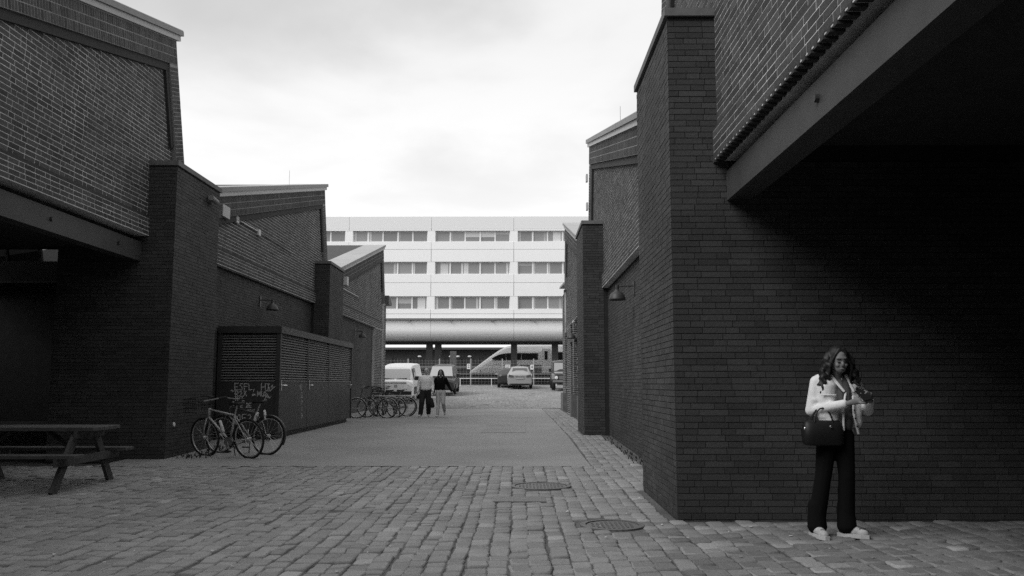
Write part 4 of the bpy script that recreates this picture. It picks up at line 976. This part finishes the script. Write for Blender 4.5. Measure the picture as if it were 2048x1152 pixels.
# hands: palm and five fingers each
PH = V((.165, -.325, 1.235))
w1 = ARM[-1][2]; sk.cap(w1, .024, w1 + V((.045, -.045, .018)), .030, 10, .6); sk.cap(w1 + V((.02, -.02, .01)), .026, w1 + V((.06, -.06, .02)), .028, 10, .6)
for i in range(4):
    b0 = w1 + V((.055 + .004 * i, -.048 - .014 * i, .016 - .004 * i)); b1 = b0 + V((.045, -.012, -.004)); b2 = b1 + V((.022, -.006, .028))
    sk.cap(b0, .0105, b1, .0095, 8); sk.cap(b1, .0095, b2, .008, 8)
sk.cap(w1 + V((.03, -.04, .03)), .012, w1 + V((.07, -.05, .062)), .010, 8); sk.cap(w1 + V((.07, -.05, .062)), .010, w1 + V((.085, -.06, .085)), .0085, 8)
w2 = ARM[1][2]; sk.cap(w2, .024, w2 + V((-.022, -.055, .05)), .029, 10, .7); sk.cap(w2 + V((-.005, -.02, .02)), .027, w2 + V((-.03, -.06, .045)), .026, 10, .7)
for i in range(4):
    b0 = w2 + V((-.03 + .006 * i, -.070 + .004 * i, .066 - .017 * i)); b1 = b0 + V((-.032, -.025, .012)); b2 = b1 + V((-.022, -.004, -.018))
    sk.cap(b0, .0105, b1, .0095, 8); sk.cap(b1, .0095, b2, .008, 8)
sk.cap(w2 + V((-.02, -.03, .06)), .012, w2 + V((-.05, -.055, .085)), .010, 8); sk.cap(w2 + V((-.05, -.055, .085)), .010, w2 + V((-.075, -.075, .088)), .0085, 8)
body = blob('body', sk, .0065, 'skin', T, 2)
for s in (-1, 1):
    MB().ell(HC + V((s * .029, -.083, -.020)), (.015, .008, .004), 10).build('eye', 'hair_dark', T, True)
    MB().cap(HC + V((s * .016, -.093, .006)), .0045, HC + V((s * .046, -.084, .006)), .0035, 6).build('eyebrow', 'hair_dark', T, True)
MB().ell(HC + V((0, -.081, -.078)), (.021, .008, .008), 10).build('lips', 'lips', T, True)
# trousers, flared
tr = MB(); tr.ell((.03, .01, .89), (.158, .108, .12), 14)
for s, (a, b, c) in LEG.items():
    tr.cap(a, .096, b + V((0, 0, .04)), .073, 12); tr.cap(b + V((0, 0, .05)), .073, c + V((0, -.01, .05)), .078, 12); tr.cap(c + V((0, -.01, .18)), .074, c + V((0, -.02, .02)), .090, 12, .95)
blob('trousers', tr, .011, 'cloth_black', T, 3)
# jacket: back, two open fronts, sleeves, collar, hem
jk = MB(); jk.cap((-.085, .015, 1.355), .068, (.195, .015, 1.355), .068, 12)
jk.ell((.055, .045, 1.20), (.185, .10, .24), 16)
jk.cap((-.045, -.03, 1.30), .092, (-.045, -.02, 1.06), .088, 12); jk.cap((-.03, -.02, 1.06), .090, (-.03, -.02, .99), .090, 12)
jk.cap((.185, -.02, 1.30), .075, (.205, -.01, 1.06), .062, 12); jk.cap((.205, -.01, 1.06), .060, (.215, -.01, .99), .055, 12)
jk.cap((.055, .06, 1.0), .12, (.055, .06, .98), .12, 12)
for s, (a, b, c) in ARM.items():
    m_ = b + (c - b) * .86
    jk.cap(a, .062, b, .056, 12); jk.cap(b, .056, m_, .040, 12)
    jk.cap(m_ - (c - b).normalized() * .03, .042, m_, .043, 12)
    jk.cap(a + (b - a) * .62 + V((0, -.03, 0)), .04, a + (b - a) * .7 + V((0, -.02, 0)), .04, 8)
jo = blob('jacket', jk, .010, 'denim_pale', T, 2)
pl = MB(); pl.cap((.095, -.105, 1.25), .010, (.062, -.118, 1.10), .011, 8); pl.cap((.062, -.118, 1.10), .011, (.064, -.108, .93), .011, 8); pl.build('placket', 'denim_pale', jo, True)
pl = MB(); pl.cap((.160, -.10, 1.22), .010, (.165, -.085, 1.07), .011, 8); pl.cap((.165, -.085, 1.07), .011, (.205, -.07, .90), .013, 8); pl.build('placket', 'denim_pale', jo, True)
for p, q in (((-.01, -.06, 1.40), (.075, -.115, 1.27)), ((.125, -.06, 1.40), (.165, -.105, 1.27))):
    MB().cap(p, .017, q, .013, 8, .5).build('collar', 'denim_pale', jo, True)
for x, y, z in ((.163, -.116, 1.19), (.166, -.104, 1.10), (.175, -.098, 1.03), (.19, -.09, .96)): MB().ell((x, y, z), (.009, .005, .009), 8).build('button', 'dark_metal', jo)
MB().cap((-.115, -.108, 1.235), .006, (.0, -.124, 1.232), .006, 6).build('pocket_flap', 'denim_pale', jo, True)
sh = MB(); sh.ell((.118, -.02, 1.20), (.055, .095, .22), 12); sh.ell((.12, -.02, 1.02), (.06, .088, .12), 12)
blob('shirt', sh, .011, 'shirt_grey', T, 2)
# hair: long and curly
hr = MB(); hr.ell(HC + V((0, .020, .032)), (.093, .100, .104), 14)
random.seed(5)
for i in range(64):
    a = random.uniform(-.25, 3.39); rx = .092 * math.cos(a); ry = .025 + .085 * math.sin(a)
    if ry < .0 and abs(rx) < .06: continue
    p = HC + V((rx, ry, random.uniform(.0, .06))); ln = random.uniform(.20, .34); n_ = 7; ph = random.uniform(0, 6); pr0 = p
    for k in range(1, n_ + 1):
        q = HC + V((rx * (1 + .8 * k / n_) + .024 * math.cos(ph + k * 1.7), ry - .02 * k / n_ + .024 * math.sin(ph + k * 1.7), p.z - HC.z - ln * k / n_))
        hr.cap(pr0, .020 - .0012 * k, q, .020 - .0013 * k, 6); pr0 = q
for x0_, s in ((-.02, -1), (.05, -1), (.07, 1)):
    pr0 = HC + V((x0_ * .5, -.055, .10))
    for k in range(1, 8):
        q = HC + V((s * (.02 + .075 * min(1, k / 3)) + .006 * math.cos(k * 2), -.075 + .012 * k, .10 - .05 * k)); hr.cap(pr0, .014, q, .014, 6); pr0 = q
blob('hair', hr, .0085, 'hair_dark', T, 1)
# shoes
for s, c, ang in ((-1, V((-.175, -.045, .05)), 8), (1, V((.115, -.02, .05)), 52)):
    m = Matrix.Rotation(R(ang), 3, 'Z'); sm = MB()
    f = lambda x, y, z: c + m @ V((x, y, z))
    sm.cap(f(0, .06, .015), .045, f(0, -.05, .0), .044, 10); sm.cap(f(0, -.05, -.005), .042, f(0, -.12, -.012), .036, 10); sm.cap(f(0, .05, .03), .042, f(0, .03, .05), .04, 10)
    so = blob('shoe', sm, .009, 'shoe_grey', T, 2)
    for q_ in (-.035, -.06, -.085): MB().cap(f(-.018, q_, .036 + q_ * .1), .005, f(.018, q_, .036 + q_ * .1), .005, 6).build('lace', 'frame_grey', so)
    so2 = MB(); so2.loft([[f(x, y, -.05) for x, y in ((-.035, .105), (.035, .105), (.05, .0), (.046, -.10), (.02, -.165), (-.02, -.165), (-.046, -.10), (-.05, .0))], [f(x, y, -.018) for x, y in ((-.035, .105), (.035, .105), (.05, .0), (.046, -.10), (.02, -.165), (-.02, -.165), (-.046, -.10), (-.05, .0))]])
    so2.build('sole', 'shoe_white', so)
# phone and handbag are things of their own
t = thing('smartphone', 'dark smartphone held in both hands by the woman', 'phone', (WL[0] + PH.x, WL[1] + PH.y, WL[2] + PH.z)); t.rotation_euler = (R(-58), R(-12), R(4))
MB().box(-.038, .038, -.005, .005, -.078, .078).build('case', 'leather_black', t); MB().box(-.035, .035, .0051, .0065, -.074, .074).build('screen', 'car_glass', t)
t = thing('handbag', 'black leather handbag hanging from the forearm of the woman with the phone', 'bag', (WL[0] - .115, WL[1] - .085, .90))
rings = []
for z, wx, wy in ((-.105, .150, .055), (-.085, .172, .072), (0, .178, .075), (.07, .170, .060), (.10, .155, .040), (.112, .145, .022)):
    rings.append([V((wx * (abs(math.cos(a)) ** .45) * (1 if math.cos(a) >= 0 else -1), wy * (abs(math.sin(a)) ** .6) * (1 if math.sin(a) >= 0 else -1), z)) for a in [2 * math.pi * i / 24 for i in range(24)]])
MB().loft(rings).build('bag_body', 'leather_black', t, True)
for y in (-.045, .05):
    pts = [(.075 * math.cos(R(a)) * 1.1 - .0, y * (1 - .5 * math.sin(R(a))), .06 + .16 * math.sin(R(a))) for a in range(0, 181, 15)]
    MB().tube(pts, .007, 6).build('strap', 'leather_black', t, True)
MB().ell((.05, -.073, .06), (.012, .006, .012), 8).build('clasp', 'chrome', t); MB().ell((-.165, -.03, .04), (.01, .01, .016), 8).build('clasp', 'chrome', t)

# ------------------------------------------------------------------ walking couple
def walker(label, loc, rz, spec):
    T = thing('person', label, 'person', loc, rz, 'couple walking up the lane')
    H = spec['h']; sk = MB(); hc = V((spec.get('hx', 0), -.02, H - .115))
    sk.ell(hc, (.074, .092, .112), 14); sk.ell(hc + V((0, -.04, -.06)), (.052, .055, .055), 10); sk.ell(hc + V((0, -.10, -.02)), (.015, .02, .026), 8)
    for s in (-1, 1): sk.ell(hc + V((s * .075, 0, -.01)), (.014, .02, .03), 8)
    sz = H - .31; sk.cap((0, .01, sz - .02), .06, hc + V((0, .01, -.09)), .052, 10)
    sk.ell((0, .0, sz - .14), (.15, .10, .2), 12); sk.ell((0, 0, H * .54), (.145, .10, .16), 12)
    for j, k in spec['legs'].items():
        a, b, c, toe = [V(p) for p in k]; sk.cap(a, .08, b, .055, 10); sk.cap(b, .055, c, .038, 10); sk.cap(c, .035, c + (toe - c) * .4, .028, 8)
    for a, b, c in spec['arms']:
        a, b, c = V(a), V(b), V(c); d = (c - b).normalized(); sk.cap(a, .046, b, .038, 10); sk.cap(b, .038, c, .027, 10); sk.cap(c, .028, c + d * .06, .032, 8, .6)
        sd_ = d.cross(V((0, 1, 0))).normalized()
        for i in range(4):
            q = c + d * .07 + V((0, (-.028 + .018 * i), 0)); sk.cap(q, .0105, q + d * .04, .0095, 6); sk.cap(q + d * .04, .0095, q + d * .065 + V((0, -.014, 0)), .0085, 6)
        sk.cap(c + d * .03 + V((0, -.03, 0)), .012, c + d * .065 + V((0, -.058, 0)), .01, 6)
    blob('body', sk, .012, 'skin_pale' if spec.get('pale') else 'skin', T, 1)
    for s in (-1, 1): MB().ell(hc + V((s * .03, -.086, .004)), (.015, .008, .009), 8).build('eye', 'hair_dark', T)
    MB().ell(hc + V((0, -.092, -.07)), (.024, .008, .007), 8).build('lips', 'lips', T)
    tp = MB()
    for a, b, c in spec['arms']:
        a, b, c = V(a), V(b), V(c); tp.cap(a, .068, b, .060, 10); tp.cap(b, .060, b + (c - b) * .9, .047, 10)
    tp.cap((-.13, .01, sz - .02), .07, (.13, .01, sz - .02), .07, 10); tp.ell((0, 0, sz - .17), spec['chest'], 14); hz_ = spec['hem']
    tp.cap((-.05, 0, sz - .25), spec['belly'], (-.05, 0, hz_ + .1), spec['belly'], 12); tp.cap((.05, 0, sz - .25), spec['belly'], (.05, 0, hz_ + .1), spec['belly'], 12)
    tp.cap((-.05, 0, sz + .03), .045, (.05, 0, sz + .03), .045, 8)
    blob('sweater', tp, .018, spec['top'], T, 3)
    tr = MB(); tr.ell((0, 0, H * .52), (.165, .12, .13), 12)
    for j, k in spec['legs'].items():
        a, b, c, toe = [V(p) for p in k]; r1, r2, r3 = spec['lr']; tr.cap(a, r1, b, r2, 10); tr.cap(b, r2, c + V((0, 0, .03)), r3, 10)
    blob('trousers', tr, .015, spec['trs'], T, 2)
    for j, k in spec['legs'].items():
        c, toe = V(k[2]), V(k[3]); sm = MB(); d = (toe - c); hl = c + V((0, .04, -.03))
        sm.cap(hl, .045, toe + V((0, 0, .01)), .040, 10); sm.cap(c, .042, c + V((0, 0, -.03)), .045, 8); so = blob('shoe', sm, .014, spec['shoe'], T, 1)
    return T, hc
zc_ = g(30)
T, hc = walker('bald man in light sweater and dark trousers walking beside the dark-haired woman', (-3.24, 30.2, zc_), 0, dict(h=1.74, hx=.02, pale=1,
    legs={0: ((-.09, 0, .92), (-.12, -.14, .52), (-.16, -.12, .11), (-.19, -.29, .05)), 1: ((.09, 0, .92), (.10, .0, .50), (.09, .20, .13), (.10, .07, .045))},
    arms=[((-.19, 0, 1.40), (-.26, .03, 1.12), (-.28, -.03, .87)), ((.19, 0, 1.40), (.25, .02, 1.13), (.26, -.06, .90))],
    chest=(.205, .14, .24), belly=.135, hem=.93, top='sweater_light', trs='cloth_dark', lr=(.115, .10, .085), shoe='shoe_white'))
MB().ell(hc + V((0, .04, -.02)), (.080, .075, .07), 10).build('hair', 'metal_light', T, True)
MB().cap(hc + V((-.055, -.088, .012)), .009, hc + V((.055, -.088, .012)), .009, 6).build('glasses', 'black_plastic', T)
mb = MB(); mb.cap((.20, -.02, .62), .07, (.24, -.03, .42), .09, 10); cb_ = tag(mb.build('carrier_bag', 'cloth_dark', None, True), 'dark bag carried low at the side of the bald man', 'bag'); cb_.location = (-3.24, 30.2, zc_)
T, hc = walker('dark-haired woman in black sweater and light jeans walking up the lane', (-2.72, 30.3, zc_), 0, dict(h=1.68,
    legs={0: ((-.08, 0, .88), (-.08, -.06, .50), (-.09, -.14, .10), (-.12, -.29, .045)), 1: ((.085, 0, .88), (.10, -.09, .50), (.12, .24, .22), (.13, .20, .09))},
    arms=[((-.175, 0, 1.34), (-.22, .03, 1.08), (-.24, -.05, .86)), ((.175, 0, 1.34), (.28, .06, 1.10), (.40, -.02, .91))],
    chest=(.175, .12, .22), belly=.115, hem=.93, top='cloth_black', trs='jeans_light', lr=(.105, .075, .058), shoe='shoe_white'))
hr = MB(); hr.ell(hc + V((0, .03, .025)), (.094, .095, .108), 12)
for s in (-1, 1):
    for i in range(5): hr.cap(hc + V((s * .075, .0 + .02 * i, .03)), .03, hc + V((s * (.10 + .012 * i), -.03 + .03 * i, -.24 - .02 * (i % 3))), .026, 8); hr.cap(hc + V((s * .03, -.05, .10)), .02, hc + V((s * .085, -.045, -.02)), .022, 6)
blob('hair', hr, .014, 'hair_dark', T, 1)

# ------------------------------------------------------------------ small things on the ground
random.seed(3)
mb = MB()
for i in range(150):
    x = random.uniform(-4, 3.2); y = random.uniform(6, 13.5) if random.random() < .8 else random.uniform(14, 30)
    if x > 1.45 and y > 8.5: continue
    if y > 14: x = random.uniform(-4.5, 1.0)
    s = random.uniform(.006, .022); a = random.uniform(0, 3.1); z = g(y) + .006
    p = [V((x + s * math.cos(a + k * 1.571) * random.uniform(.5, 1.2), y + s * math.sin(a + k * 1.571) * random.uniform(.5, 1.2), z + random.uniform(0, .006))) for k in range(4)]
    mb.loft([p, [q + V((0, 0, .003)) for q in p]])
tag(mb.build('leaf_litter', 'litter'), 'tiny pale scraps and leaf litter scattered over the setts', 'litter', None, 'stuff')
def weeds(x0, x1, y0, y1, n_, label, h=.10):
    mb = MB()
    for i in range(n_):
        x = random.uniform(x0, x1); y = random.uniform(y0, y1); z = g(y) - .01
        for j in range(6):
            a = random.uniform(0, 6.28); l_ = random.uniform(.4, 1) * h; wv = V((-math.sin(a), math.cos(a), 0)) * .006; b = V((x, y, z)); m_ = b + V((math.cos(a) * l_ * .3, math.sin(a) * l_ * .3, l_ * .8)); e_ = b + V((math.cos(a) * l_ * .8, math.sin(a) * l_ * .8, l_))
            mb.face([b - wv, b + wv, m_ + wv, m_ - wv]); mb.face([m_ - wv, m_ + wv, e_])
    tag(mb.build('weeds', 'leaf'), label, 'weeds', None, 'stuff')
weeds(-6.05, -5.4, 14.7, 16.9, 60, 'thin weeds at the foot of the first left pier')
weeds(1.9, 2.12, 11, 20, 70, 'thin weeds along the foot of the right wall', .06)
